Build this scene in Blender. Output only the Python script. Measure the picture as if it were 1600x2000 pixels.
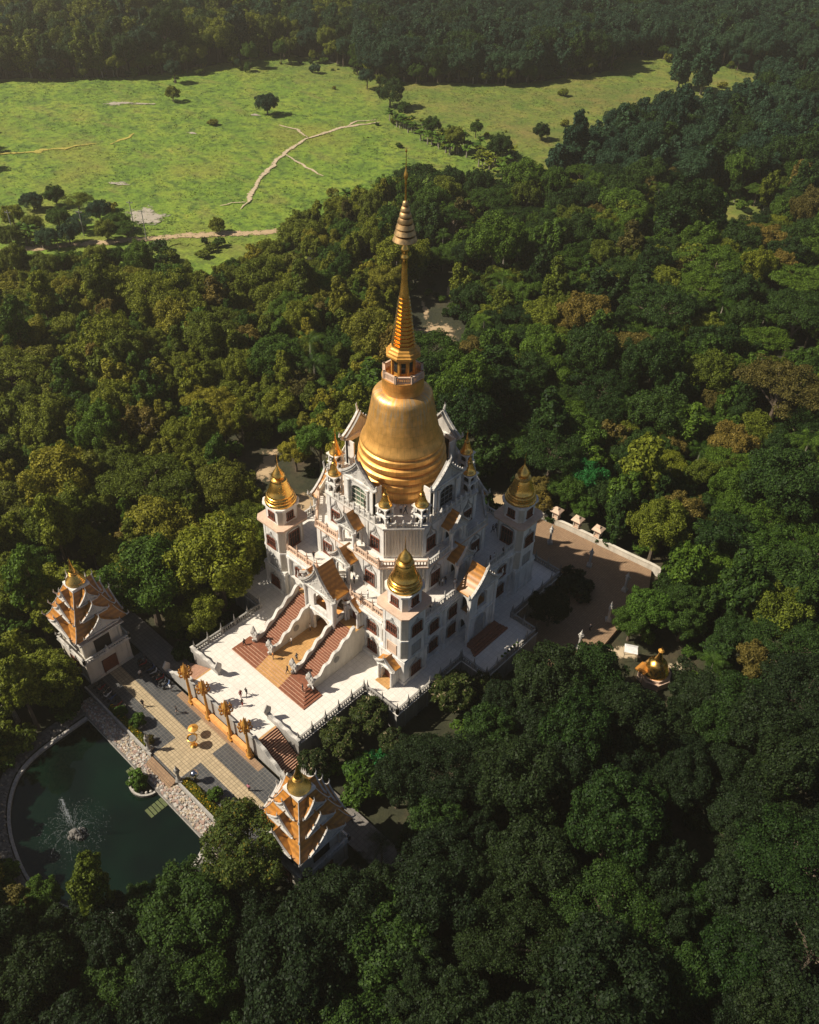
import bpy, math, random
import numpy as np
from mathutils import Vector, Matrix
random.seed(7)
PI = math.pi
for o in list(bpy.data.objects): bpy.data.objects.remove(o)
SC = bpy.context.scene
COL = SC.collection

# ------------------------------------------------------------------ camera
CF, CLOC, CYAW, CPITCH, CROLL = 1719.08, Vector((71.057, -76.392, 102.974)), 2.307314, 0.70068, 0.023127
_f = Vector((math.cos(CYAW)*math.cos(CPITCH), math.sin(CYAW)*math.cos(CPITCH), -math.sin(CPITCH)))
_r = _f.cross(Vector((0, 0, 1))).normalized(); _u = _r.cross(_f)
CR = _r*math.cos(CROLL)+_u*math.sin(CROLL); CU = -_r*math.sin(CROLL)+_u*math.cos(CROLL); CW = _f
cam = bpy.data.cameras.new('camera'); cam_o = bpy.data.objects.new('camera', cam); COL.objects.link(cam_o)
cam.sensor_fit = 'HORIZONTAL'; cam.sensor_width = 36; cam.lens = 36*CF/1600
cam.clip_start = 1; cam.clip_end = 4000
mw = Matrix((CR, CU, -CW)).transposed().to_4x4(); mw.translation = CLOC; cam_o.matrix_world = mw
SC.camera = cam_o
# ------------------------------------------------------------------ sky, sun, exposure
SUN_EL, SUN_AZ = math.radians(45), math.radians(226)      # direction towards the sun, ccw from +X
W = bpy.data.worlds.new('World'); SC.world = W; W.use_nodes = True
wn = W.node_tree; bg = wn.nodes['Background']
sky = wn.nodes.new('ShaderNodeTexSky'); sky.sky_type = 'NISHITA'; sky.sun_disc = False
sky.sun_elevation = SUN_EL; sky.sun_rotation = PI/2-SUN_AZ; sky.air_density = 0.6; sky.dust_density = 0.7; sky.ozone_density = 0.3
wn.links.new(sky.outputs[0], bg.inputs[0]); bg.inputs[1].default_value = 0.05
sl = bpy.data.lights.new('sun', 'SUN'); sl.energy = 5.0; sl.angle = math.radians(0.5); sl.color = (1.0, 0.91, 0.76)
so = bpy.data.objects.new('sun', sl); COL.objects.link(so)
sd = Vector((math.cos(SUN_AZ)*math.cos(SUN_EL), math.sin(SUN_AZ)*math.cos(SUN_EL), math.sin(SUN_EL)))
so.rotation_euler = sd.to_track_quat('Z', 'Y').to_euler(); so.location = (0, 0, 120)
SC.view_settings.view_transform = 'Standard'; SC.view_settings.look = 'None'
SC.view_settings.exposure = 0.5; SC.view_settings.gamma = 1.0

def at(px, py, z):
    d = CW + CR*((px-800)/CF) - CU*((py-1000)/CF)
    return CLOC + d*((z-CLOC.z)/d.z)
def pix(p):
    d = Vector(p)-CLOC; w = d.dot(CW)
    return (800+CF*d.dot(CR)/w, 1000-CF*d.dot(CU)/w, w)

# ------------------------------------------------------------------ materials
class NT:
    def __init__(s, m):
        s.t = m.node_tree; s.n = s.t.nodes; s.l = s.t.links; s.b = s.n.get('Principled BSDF')
    def add(s, ty, **k):
        x = s.n.new(ty)
        for a, v in k.items(): setattr(x, a, v)
        return x
    def link(s, a, b): s.l.new(a, b)
    def pos(s): return s.add('ShaderNodeNewGeometry').outputs['Position']
    def obj(s): return s.add('ShaderNodeTexCoord').outputs['Object']
    def noise(s, vec, scale, detail=4, rough=.55):
        x = s.add('ShaderNodeTexNoise'); x.inputs['Scale'].default_value = scale; x.inputs['Detail'].default_value = detail
        x.inputs['Roughness'].default_value = rough
        if vec is not None: s.link(vec, x.inputs['Vector'])
        return x.outputs['Fac']
    def scale(s, vec, v):
        x = s.add('ShaderNodeMapping'); x.inputs['Scale'].default_value = v; s.link(vec, x.inputs['Vector']); return x.outputs[0]
    def ramp(s, f, stops):
        x = s.add('ShaderNodeValToRGB'); e = x.color_ramp.elements
        while len(e) < len(stops): e.new(.5)
        for i, (p, c) in enumerate(stops):
            e[i].position = p; e[i].color = (c, c, c, 1) if isinstance(c, (int, float)) else (*c, 1)
        s.link(f, x.inputs[0]); return x.outputs[0]
    def mix(s, f, a, b, mode='MIX'):
        x = s.add('ShaderNodeMix', data_type='RGBA', blend_type=mode)
        for sock, v in ((x.inputs[0], f), (x.inputs[6], a), (x.inputs[7], b)):
            if isinstance(v, (int, float)): sock.default_value = v
            elif isinstance(v, tuple): sock.default_value = (*v, 1)
            else: s.link(v, sock)
        return x.outputs[2]
    def math(s, op, a, b=None):
        x = s.add('ShaderNodeMath', operation=op)
        for i, v in enumerate((a, b)):
            if v is None: continue
            if isinstance(v, (int, float)): x.inputs[i].default_value = v
            else: s.link(v, x.inputs[i])
        return x.outputs[0]
    def bump(s, h, strength, dist=.05):
        x = s.add('ShaderNodeBump'); x.inputs['Strength'].default_value = strength; x.inputs['Distance'].default_value = dist
        s.link(h, x.inputs['Height']); s.link(x.outputs[0], s.b.inputs['Normal'])
    def base(s, c): s.link(c, s.b.inputs['Base Color'])
MATS = {}
def newmat(name, rough=.7, metal=0.0):
    m = bpy.data.materials.new(name); m.use_nodes = True; MATS[name] = m; t = NT(m)
    t.b.inputs['Roughness'].default_value = rough; t.b.inputs['Metallic'].default_value = metal
    return t
def plain(name, col, rough=.7, metal=0, scale=1.5, amt=.25, bump=0):
    t = newmat(name, rough, metal); p = t.pos(); n = t.noise(p, scale)
    d = tuple(c*(1-amt) for c in col); h = tuple(min(1, c*(1+amt*.5)) for c in col)
    t.base(t.ramp(n, [(.3, d), (.7, h)]))
    if bump: t.bump(t.noise(p, scale*8), bump)
    return t
def plaster(name, col, grime, amt):
    t = newmat(name, .75); p = t.pos()
    st = t.ramp(t.noise(t.scale(p, (1.6, 1.6, .22)), 1.0, 6, .65), [(.45, 0.0), (.78, 1.0)])
    bl = t.ramp(t.noise(p, .35, 5), [(.4, 0.0), (.75, 1.0)])
    fine = t.ramp(t.noise(p, 4, 3), [(.3, tuple(c*.9 for c in col)), (.7, col)])
    c = t.mix(t.math('MULTIPLY', st, amt), fine, grime)
    c = t.mix(t.math('MULTIPLY', bl, amt*.6), c, grime)
    t.base(c); t.bump(t.noise(p, 9, 4), .25, .04); return t
plaster('white_plaster', (.80, .77, .72), (.22, .195, .16), .56)
plaster('cream_plaster', (.66, .60, .50), (.26, .22, .17), .45)
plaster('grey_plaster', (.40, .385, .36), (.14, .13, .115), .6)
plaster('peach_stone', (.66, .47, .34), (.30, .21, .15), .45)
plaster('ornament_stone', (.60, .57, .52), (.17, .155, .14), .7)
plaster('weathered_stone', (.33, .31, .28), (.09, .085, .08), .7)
def gold(name, col, rough, bell=False):
    t = newmat(name, rough, 1.0); p = t.obj(); n = t.noise(p, 1.3, 5)
    d = tuple(c*.72 for c in col); c = t.ramp(n, [(.3, d), (.72, col)])
    if bell:
        sx = t.add('ShaderNodeSeparateXYZ'); t.link(p, sx.inputs[0])
        ang = t.math('ARCTAN2', sx.outputs[1], sx.outputs[0])
        cx = t.add('ShaderNodeCombineXYZ'); t.link(t.math('MULTIPLY', ang, 4.2), cx.inputs[0]); t.link(sx.outputs[2], cx.inputs[1])
        br = t.add('ShaderNodeTexBrick'); br.inputs['Scale'].default_value = .42; br.inputs['Row Height'].default_value = .62; br.inputs['Brick Width'].default_value = .30; br.inputs['Mortar Size'].default_value = .006
        br.inputs['Color1'].default_value = (.86, .86, .86, 1); br.inputs['Color2'].default_value = (1, 1, 1, 1); br.inputs['Mortar'].default_value = (.6, .56, .5, 1)
        t.link(cx.outputs[0], br.inputs['Vector']); c = t.mix(1.0, c, br.outputs[0], 'MULTIPLY')
        # pale lime drips below the shoulder, dull wear patches
        zz = t.ramp(t.math('DIVIDE', sx.outputs[2], 40), [(.80, 0.0), (.90, 1.0), (.935, 1.0), (.95, .0)])
        dr = t.ramp(t.noise(t.scale(cx.outputs[0], (1.6, .16, 1)), 2.4, 6, .7), [(.47, 0.0), (.62, 1.0)])
        c = t.mix(t.math('MULTIPLY', t.math('MULTIPLY', zz, dr), .65), c, (.50, .47, .38))
        t.link(t.ramp(t.noise(p, .8, 6), [(.3, rough*.85), (.75, rough*1.45)]), t.b.inputs['Roughness'])
        t.bump(br.outputs['Fac'], -.12, .03)
    else: t.link(t.ramp(t.noise(p, 2.2, 5), [(.3, rough*.75), (.75, rough*1.4)]), t.b.inputs['Roughness'])
    t.base(c)
gold('bell_gold', (.97, .52, .14), .42, True); MATS['bell_gold'].node_tree.nodes['Principled BSDF'].inputs['Metallic'].default_value = .7
gold('gold', (.97, .57, .14), .27)
gold('brass', (.60, .40, .19), .5)
gold('painted_gold', (.66, .33, .06), .5); MATS['painted_gold'].node_tree.nodes['Principled BSDF'].inputs['Metallic'].default_value = .35
def tile_roof():
    t = newmat('roof_tile', .42); p = t.obj()
    n = t.ramp(t.noise(p, 2.5, 5), [(.3, (.34, .145, .025)), (.7, (.54, .225, .035))])
    w = t.add('ShaderNodeTexWave'); w.inputs['Scale'].default_value = .5; w.bands_direction = 'Z'; w.inputs['Distortion'].default_value = .3
    t.link(p, w.inputs['Vector']); t.base(t.mix(t.math('MULTIPLY', w.outputs['Fac'], .6), n, (.20, .085, .02))); t.bump(w.outputs['Fac'], .35, .05)
tile_roof()
def grid_tiles(name, c1, c2, mortar, size, rough, msize=.03, stain=.3):
    t = newmat(name, rough); p = t.pos()
    br = t.add('ShaderNodeTexBrick'); br.offset = 0; br.squash = 1
    br.inputs['Scale'].default_value = 1.0; br.inputs['Brick Width'].default_value = size; br.inputs['Row Height'].default_value = size
    br.inputs['Mortar Size'].default_value = msize; br.inputs['Bias'].default_value = 0
    for k, c in (('Color1', c1), ('Color2', c2), ('Mortar', mortar)): br.inputs[k].default_value = (*c, 1)
    t.link(p, br.inputs['Vector'])
    st = t.ramp(t.noise(p, .5, 6, .65), [(.42, 0.0), (.75, 1.0)])
    c = t.mix(t.math('MULTIPLY', st, stain), br.outputs[0], tuple(x*.45 for x in c1))
    c = t.mix(1.0, c, t.ramp(t.noise(p, 5, 3), [(.3, .85), (.7, 1.0)]), 'MULTIPLY'); t.base(c); t.bump(br.outputs['Fac'], -.3, .02)
grid_tiles('white_tile', (.79, .74, .67), (.72, .67, .60), (.58, .53, .47), .8, .5, .025, .16)
grid_tiles('tan_tile', (.40, .31, .185), (.49, .38, .23), (.19, .145, .09), .52, .6, .035, .25)
grid_tiles('dark_tile', (.052, .054, .058), (.075, .076, .08), (.15, .14, .12), .52, .45, .035, .35)
grid_tiles('ochre_tile', (.50, .27, .09), (.58, .33, .12), (.34, .19, .08), .5, .5, .02, .25)
grid_tiles('brick_paving', (.33, .21, .12), (.27, .165, .095), (.19, .125, .075), .35, .8, .03, .35)
grid_tiles('grey_paving', (.16, .145, .13), (.20, .18, .16), (.10, .09, .08), .6, .8, .03, .4)
plain('red_step', (.23, .085, .045), .45, 0, 3, .3)
plain('step_nosing', (.50, .30, .20), .5)
plain('orange_paint', (.72, .34, .10), .55, 0, 1.5, .25)
plain('wood_red', (.16, .045, .022), .5, 0, 3)
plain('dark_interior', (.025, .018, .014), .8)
plain('concrete', (.36, .34, .31), .85, 0, 2, .3, .2)
plain('kerb_stone', (.42, .39, .35), .8, 0, 3, .35, .3)
plain('bark', (.13, .095, .065), .9, 0, 3, .4, .5)
plain('pale_bark', (.30, .26, .21), .9, 0, 3, .4, .5)
plain('rock', (.17, .155, .14), .85, 0, 2, .5, .6)
plain('dirt', (.40, .275, .16), .95, 0, .35, .3)
plain('sand_path', (.46, .37, .25), .95, 0, .6, .25)
plain('mud', (.42, .37, .29), .5, 0, .12, .2)
plain('black_plastic', (.02, .02, .022), .4)
plain('rubber', (.015, .015, .015), .8)
plain('steel', (.6, .6, .62), .15, 1)
plain('skin', (.42, .25, .17), .6)
plain('hair', (.015, .012, .01), .5)
for n, c in (('cloth_dark', (.02, .022, .03)), ('cloth_red', (.30, .03, .03)), ('cloth_white', (.72, .70, .68)), ('cloth_blue', (.05, .09, .2)), ('cloth_grey', (.14, .14, .15)), ('cloth_orange', (.5, .2, .05)), ('cloth_pink', (.55, .2, .25))):
    plain(n, c, .85)
t = newmat('glass', .08); t.b.inputs['Base Color'].default_value = (.02, .022, .022, 1); t.bump(t.noise(t.pos(), 1.2), .1)
t = newmat('green_glass', .12); t.base(t.ramp(t.noise(t.pos(), 1.1, 4), [(.35, (.05, .10, .07)), (.65, (.16, .20, .13))]))
t = newmat('water', .05); t.b.inputs['Specular IOR Level'].default_value = .3; p = t.pos()
t.base(t.ramp(t.noise(p, .13, 4), [(.35, (.0025, .0055, .0042)), (.7, (.004, .0135, .0075))])); t.bump(t.noise(p, 2.2, 3), .12, .03)
t = newmat('spray', .25); t.b.inputs['Base Color'].default_value = (.85, .88, .9, 1); t.b.inputs['Alpha'].default_value = .22
def leafmat(name, dark, light, autumn=None, trans=.25, share=.88):
    m = bpy.data.materials.new(name); m.use_nodes = True; MATS[name] = m; t = NT(m); n = t.n
    isl = t.add('ShaderNodeNewGeometry').outputs['Random Per Island']
    inst = t.add('ShaderNodeObjectInfo').outputs['Random']
    c = t.ramp(isl, [(0.0, dark), (.75, light), (1.0, tuple(min(1, x*1.45) for x in light))])
    v = t.ramp(inst, [(0.0, (.55, .66, .6)), (.5, (.95, 1.0, .9)), (1.0, (1.25, 1.22, .9))])
    c = t.mix(1.0, c, v, 'MULTIPLY')
    if autumn:
        c = t.mix(t.ramp(isl, [(share-.02, 0.0), (share+.02, 1.0)]), c, autumn)
    t.base(c); t.b.inputs['Roughness'].default_value = .55; t.b.inputs['Specular IOR Level'].default_value = .12
    tr = t.add('ShaderNodeBsdfTranslucent'); t.link(t.mix(1.0, c, (1.25, 1.3, .6), 'MULTIPLY'), tr.inputs[0])
    mx = t.add('ShaderNodeMixShader'); mx.inputs[0].default_value = trans
    t.link(t.b.outputs[0], mx.inputs[1]); t.link(tr.outputs[0], mx.inputs[2]); t.link(mx.outputs[0], n['Material Output'].inputs[0])
leafmat('leaf_olive', (0.052, 0.066, 0.008), (0.155, 0.172, 0.019))
leafmat('leaf_warm', (0.085, 0.084, 0.01), (0.225, 0.205, 0.025))
leafmat('leaf_green', (0.024, 0.05, 0.008), (0.072, 0.122, 0.015))
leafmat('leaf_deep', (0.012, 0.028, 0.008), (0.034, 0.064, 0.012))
leafmat('leaf_teal', (0.013, 0.034, 0.02), (0.034, 0.07, 0.038))
leafmat('leaf_bright', (.035, .070, .010), (.085, .15, .020))
leafmat('leaf_emerald', (.008, .05, .014), (.018, .11, .03))
leafmat('leaf_brown', (0.06, 0.05, 0.012), (0.15, 0.112, 0.028))
leafmat('leaf_flower', (.016, .028, .008), (.045, .06, .016), (.36, .28, .17), share=.955)
leafmat('leaf_yellow', (.05, .06, .008), (.10, .11, .012), (.60, .36, .02))
leafmat('leaf_turning', (.022, .036, .008), (.062, .085, .017), (.15, .115, .015), share=.93)
leafmat('leaf_darkened', (0.007, 0.014, 0.006), (0.02, 0.034, 0.011))  # foliage darkened in its colour to stand in for dimming toward the frame edge
# ground: meadow and forest floor
def groundmat():
    t = newmat('forest_floor', .95); p = t.pos()
    c = t.ramp(t.noise(p, .12, 6, .6), [(.3, (.018, .022, .008)), (.52, (.035, .036, .013)), (.75, (.085, .058, .03))])
    t.base(t.mix(1.0, c, t.ramp(t.noise(p, 1.4, 5), [(.3, .6), (.7, 1.0)]), 'MULTIPLY')); t.bump(t.noise(p, 1.0, 5), .6, .3)
    t = newmat('meadow_grass', .95); p = t.pos()
    big = t.noise(p, .016, 5, .6); mid = t.noise(p, .09, 6, .65); fine = t.noise(p, .8, 5, .7)
    g = t.ramp(mid, [(.28, (.095, .172, .010)), (.45, (.148, .245, .015)), (.62, (.215, .29, .022)), (.78, (.30, .27, .045))])
    clump = t.noise(p, .33, 5, .7); g = t.mix(t.ramp(clump, [(.36, .9), (.54, 0.0)]), g, (.045, .095, .008)); g = t.mix(t.ramp(t.noise(p, .022, 4, .6), [(.52, 0.0), (.66, .6)]), g, (.235, .225, .03)); g = t.mix(t.ramp(t.noise(t.scale(p, (.05, .12, 1)), 1.0, 5, .6), [(.55, 0.0), (.72, .55)]), g, (.22, .19, .045))
    br = t.ramp(mid, [(.3, (.085, .135, .014)), (.5, (.14, .145, .025)), (.62, (.19, .155, .036)), (.78, (.22, .165, .048))])
    sx = t.add('ShaderNodeSeparateXYZ'); t.link(p, sx.inputs[0])
    # drier brown grass in the eastern corner of the meadow
    dry = t.ramp(t.math('ADD', t.math('DIVIDE', t.math('ADD', sx.outputs[1], t.math('MULTIPLY', sx.outputs[0], .35)), 300), t.math('MULTIPLY', big, .35)), [(.50, 0.0), (.72, .85)]); dry = t.math('MULTIPLY', dry, t.ramp(t.noise(p, .03, 5, .65), [(.3, .35), (.6, 1.0)]))
    c = t.mix(dry, g, br)
    c = t.mix(1.0, c, t.ramp(fine, [(.3, .55), (.68, 1.12)]), 'MULTIPLY'); t.base(c); t.bump(fine, .8, .35)
groundmat()

# ------------------------------------------------------------------ mesh helpers
class MB:
    def __init__(s): s.v = []; s.f = []; s.m = []
    def add(s, vs, fs, m=0):
        b = len(s.v); s.v += [tuple(v) for v in vs]
        for f in fs: s.f.append(tuple(b+i for i in f)); s.m.append(m)
        return s
    def box(s, x0, x1, y0, y1, z0, z1, m=0):
        if x0 > x1: x0, x1 = x1, x0
        if y0 > y1: y0, y1 = y1, y0
        v = [(x, y, z) for z in (z0, z1) for y in (y0, y1) for x in (x0, x1)]
        return s.add(v, [(0, 2, 3, 1), (4, 5, 7, 6), (0, 1, 5, 4), (2, 6, 7, 3), (0, 4, 6, 2), (1, 3, 7, 5)], m)
    def cbox(s, c, h, m=0, rz=0):
        ca, sa = math.cos(rz), math.sin(rz)
        v = [(c[0]+x*h[0]*ca-y*h[1]*sa, c[1]+x*h[0]*sa+y*h[1]*ca, c[2]+z*h[2]) for z in (-1, 1) for y in (-1, 1) for x in (-1, 1)]
        return s.add(v, [(0, 2, 3, 1), (4, 5, 7, 6), (0, 1, 5, 4), (2, 6, 7, 3), (0, 4, 6, 2), (1, 3, 7, 5)], m)
    def extr(s, pts, vec, m=0, mtop=None):
        n = len(pts); q = [tuple(p[i]+vec[i] for i in range(3)) for p in pts]
        s.add(list(pts)+q, [(i, (i+1) % n, n+(i+1) % n, n+i) for i in range(n)], m)
        s.add(pts, [tuple(range(n))[::-1]], m); s.add(q, [tuple(range(n))], m if mtop is None else mtop); return s
    def prism(s, pts, z0, z1, m=0, mtop=None): return s.extr([(x, y, z0) for x, y in pts], (0, 0, z1-z0), m, mtop)
    def loft(s, rings, m=0, closed=True, cap=True):
        n = len(rings[0]); b = len(s.v)
        vs = [p for r in rings for p in r]; fs = []
        for k in range(len(rings)-1):
            for i in range(n if closed else n-1): fs.append((k*n+i, k*n+(i+1) % n, (k+1)*n+(i+1) % n, (k+1)*n+i))
        if cap and closed: fs += [tuple(range(n))[::-1], tuple(range((len(rings)-1)*n, len(rings)*n))]
        return s.add(vs, fs, m)
    def lathe(s, prof, n=32, c=(0, 0), ph=0, m=0):
        return s.loft([[(c[0]+r*math.cos(2*PI*i/n+ph), c[1]+r*math.sin(2*PI*i/n+ph), z) for i in range(n)] for r, z in prof], m)
    def tube(s, pts, rad, n=6, m=0):
        pts = [Vector(p) for p in pts]; rings = []
        if isinstance(rad, (int, float)): rad = [rad]*len(pts)
        for i, p in enumerate(pts):
            d = (pts[min(i+1, len(pts)-1)]-pts[max(i-1, 0)]).normalized()
            a = d.cross(Vector((0, 0, 1)) if abs(d.z) < .95 else Vector((1, 0, 0))).normalized(); b = d.cross(a)
            rings.append([tuple(p+(a*math.cos(2*PI*k/n)+b*math.sin(2*PI*k/n))*rad[i]) for k in range(n)])
        return s.loft(rings, m)
    def archwall(s, x0, x1, z0, z1, y0, y1, a0, a1, az, sp, top, m=0, n=10):
        s.box(x0, a0, y0, y1, z0, z1, m); s.box(a1, x1, y0, y1, z0, z1, m)
        if az > z0+.01: s.box(a0, a1, y0, y1, z0, az, m)
        c = (a0+a1)/2; h = (a1-a0)/2
        cur = [(c-h*math.cos(PI*i/n), sp+(top-sp)*math.sin(PI*i/n)**.8) for i in range(n+1)]
        for (xa, za), (xb, zb) in zip(cur, cur[1:]):
            s.extr([(xa, y0, za), (xb, y0, zb), (xb, y0, z1), (xa, y0, z1)], (0, y1-y0, 0), m)
        return s
    def mesh(s, name, mats, smooth=None):
        me = bpy.data.meshes.new(name); me.from_pydata(s.v, [], s.f)
        for m in mats: me.materials.append(MATS[m])
        if len(mats) > 1: me.polygons.foreach_set('material_index', s.m)
        if smooth:
            me.polygons.foreach_set('use_smooth', [True]*len(me.polygons)); me.update(); me.set_sharp_from_angle(angle=math.radians(smooth))
        me.update(); return me
    def build(s, name, mats, parent=None, smooth=None, loc=(0, 0, 0), rz=0):
        if isinstance(mats, str): mats = [mats]
        return link(name, s.mesh(name, mats, smooth), parent, loc, rz)
def link(name, me, parent=None, loc=(0, 0, 0), rz=0, sc=1):
    o = bpy.data.objects.new(name, me); COL.objects.link(o); o.parent = parent
    o.location = loc; o.rotation_euler = (0, 0, rz)
    if sc != 1: o.scale = (sc, sc, sc)
    return o
def tag(o, label=None, cat=None, group=None, kind=None):
    if label: o['label'] = label
    if cat: o['category'] = cat
    if group: o['group'] = group
    if kind: o['kind'] = kind
    return o
def thing(name, label, cat, loc=(0, 0, 0), rz=0, group=None, sc=1):
    return tag(link(name, None, None, loc, rz, sc), label, cat, group)
def copy_tree(o, parent=None):
    c = o.copy(); COL.objects.link(c); c.parent = parent
    for ch in list(o.children): copy_tree(ch, c)
    return c
def inpoly(x, y, poly):
    r = False; j = len(poly)-1
    for i in range(len(poly)):
        xi, yi = poly[i][0], poly[i][1]; xj, yj = poly[j][0], poly[j][1]
        if (yi > y) != (yj > y) and x < (xj-xi)*(y-yi)/(yj-yi)+xi: r = not r
        j = i
    return r
def cham(p, q): return [(p, -q), (q, -p), (q, p), (p, q), (-p, q), (-q, p), (-q, -p), (-p, -q)]

# ------------------------------------------------------------------ the setting
GZ = -4.0; CZ = -3.2
POND = [(-16, -49.5), (-15.9, -53), (-15.8, -57), (-14.9, -60.5), (-12.8, -63), (-10, -65), (-6.9, -66.4), (-2.5, -67.5), (1.6, -67.9), (6, -67), (10.5, -64.5), (13.5, -61), (15.2, -56.3), (13.8, -52.6), (12.6, -49.5)]
def chaikin(P, k=2):
    for _ in range(k):
        Q = [P[0]]
        for a, b in zip(P, P[1:]): Q += [(a[0]*.75+b[0]*.25, a[1]*.75+b[1]*.25), (a[0]*.25+b[0]*.75, a[1]*.25+b[1]*.75)]
        P = Q+[P[-1]]
    return P
POND = chaikin(POND)
def sheet(name, mat, pts, z, kind='structure'):
    o = MB().add([(p[0], p[1], z) for p in pts], [tuple(range(len(pts)))]).build(name, mat); o['kind'] = kind; return o
# ground with a hole left for the pond
g = MB()
ring = [(x*1.03, -58+(y+58)*1.03) for x, y in POND]
out = []
for x, y in ring:
    a = math.atan2(y+58, x); out.append((1500*math.cos(a), -58+1500*math.sin(a)))
n = len(ring)
g.add([(x, y, GZ) for x, y in ring]+[(x, y, GZ) for x, y in out], [(i, n+i, n+(i+1) % n, (i+1) % n) for i in range(n)])
tag(g.build('ground', 'forest_floor'), kind='structure')
MEADOW_PX = [(-90, 520), (0, 505), (200, 492), (440, 475), (560, 490), (700, 440), (800, 405), (870, 398), (1000, 408), (1060, 372), (1130, 340), (1190, 300), (1400, 250), (1520, 205), (1660, 190), (1660, 146), (1480, 140), (1330, 120), (1230, 105), (1190, 140), (1000, 165), (740, 160), (680, 130), (560, 105), (340, 140), (240, 152), (0, 155), (-120, 160)]
MEADOW = [at(x, y, GZ) for x, y in MEADOW_PX]
def meadow():
    xs = [p.x for p in MEADOW]; ys = [p.y for p in MEADOW]; st = 2.5
    x0, y0 = min(xs), min(ys); nx = int((max(xs)-x0)/st)+2; ny = int((max(ys)-y0)/st)+2
    b = MB(); idx = {}; rnd = random.Random(3)
    def vid(i, j):
        if (i, j) not in idx:
            x = x0+i*st; y = y0+j*st
            z = GZ+.20+.05*math.sin(x*.21+y*.13)+.04*math.sin(x*.5-y*.33)+rnd.uniform(-.04, .04)
            idx[(i, j)] = len(b.v); b.v.append((x+rnd.uniform(-.7, .7), y+rnd.uniform(-.7, .7), z))
        return idx[(i, j)]
    for i in range(nx):
        for j in range(ny):
            if inpoly(x0+(i+.5)*st, y0+(j+.5)*st, MEADOW): b.f.append((vid(i, j), vid(i+1, j), vid(i+1, j+1), vid(i, j+1))); b.m.append(0)
    tag(b.build('meadow', 'meadow_grass', smooth=180), kind='structure')
meadow()
def softmat(name, col, rough, rag):
    t = newmat(name, rough); p = t.pos(); n = t.noise(p, .5, 3)
    t.base(t.ramp(n, [(.3, tuple(c*.75 for c in col)), (.7, col)]))
    at_ = t.add('ShaderNodeAttribute', attribute_name='edge')
    a = t.math('ADD', t.math('MULTIPLY', at_.outputs['Fac'], 1.5), t.math('MULTIPLY', t.math('SUBTRACT', t.noise(p, rag, 5, .7), .62), 2.4))
    t.link(t.ramp(a, [(.25, 0.0), (.6, 1.0)]), t.b.inputs['Alpha'])
softmat('soft_sand', (.52, .41, .27), .95, .9); softmat('soft_mud', (.44, .385, .30), .5, .45); softmat('soft_dirt', (.46, .33, .19), .95, .6); softmat('soft_straw', (.40, .34, .06), .95, .5)
def edge_attr(o, vals):
    a = o.data.attributes.new('edge', 'FLOAT', 'POINT'); a.data.foreach_set('value', vals); return o
def ribbon(name, mat, pxs, w, z, seed=1, wob=.35):
    rnd = random.Random(seed); P = [at(x, y, GZ) for x, y in pxs]; pts = []
    for a, c in zip(P, P[1:]):
        k = max(2, int((c-a).length/3))
        for i in range(k): pts.append(a.lerp(c, i/k)+Vector((rnd.uniform(-.5, .5), rnd.uniform(-.5, .5), 0)))
    pts.append(P[-1]); b = MB(); L = []
    for i, p in enumerate(pts):
        d = (pts[min(i+1, len(pts)-1)]-pts[max(0, i-1)]).normalized(); s = Vector((-d.y, d.x, 0))
        e = min(1, .25+.75*min(i, len(pts)-1-i)/3)
        o3 = Vector((0, 0, z-GZ)); l, r = w*e*(.5+rnd.uniform(-wob, wob)*.5), w*e*(.5+rnd.uniform(-wob, wob)*.5)
        L += [tuple(p+s*l+o3), tuple(p+o3), tuple(p-s*r+o3)]
    b.add(L, [(3*i+j, 3*i+j+1, 3*i+j+4, 3*i+j+3) for i in range(len(pts)-1) for j in (0, 1)])
    return edge_attr(tag(b.build(name, mat), kind='structure'), [0.0, 1.0, 0.0]*len(pts))
def blob(name, mat, px, py, a, bb, z, seed, rz=0):
    rnd = random.Random(seed); c = at(px, py, GZ); n = 34
    ph = [rnd.uniform(0, 6.28) for _ in range(4)]; L = []
    for i in range(n):
        t = 2*PI*i/n; r = 1+.18*math.sin(2*t+ph[0])+.14*math.sin(3*t+ph[1])+.10*math.sin(5*t+ph[2])+.07*math.sin(9*t+ph[3])
        x, y = a*r*math.cos(t), bb*r*math.sin(t)
        L.append((c.x+x*math.cos(rz)-y*math.sin(rz), c.y+x*math.sin(rz)+y*math.cos(rz), z))
    L.append((c.x, c.y, z)); b = MB().add(L, [(i, (i+1) % n, n) for i in range(n)])
    return edge_attr(tag(b.build(name, mat), kind='structure'), [0.0]*n+[1.0])
ZP = GZ+.36
ribbon('dirt_road', 'soft_dirt', [(-60, 499), (0, 492), (80, 485), (190, 476), (300, 468), (360, 462), (450, 458), (520, 455), (600, 452)], 6.0, ZP+.02, 1, .25)
PATHS = [([(470, 410), (484, 395), (500, 362), (512, 345), (545, 312), (556, 300), (600, 272), (632, 262), (668, 250), (700, 246), (742, 240)], 1.4), ([(556, 302), (580, 318), (632, 346)], 1.2), ([(600, 270), (580, 255), (545, 246)], 1.4), ([(668, 252), (700, 238), (735, 236)], 1.2), ([(480, 398), (455, 398), (430, 404)], .9)]
for i, (p, w) in enumerate(PATHS): ribbon('footpath', 'soft_sand', p, w*2.0, ZP+.05+.01*i, 10+i, .5)
for i, (x, y, a, b_) in enumerate([(285, 425, 7.5, 7, ), (232, 203, 6.5, 3.0), (280, 204, 5, 1.8), (375, 261, 2.2, 1.5), (497, 226, 2.8, 1.4), (235, 360, 4, 2.2), (850, 645, 6, 8)]):
    if i < 6: blob('mud_pan', 'soft_mud', x, y, a*1.35, b_*1.35, ZP+.03, 30+i, .73)
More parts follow.
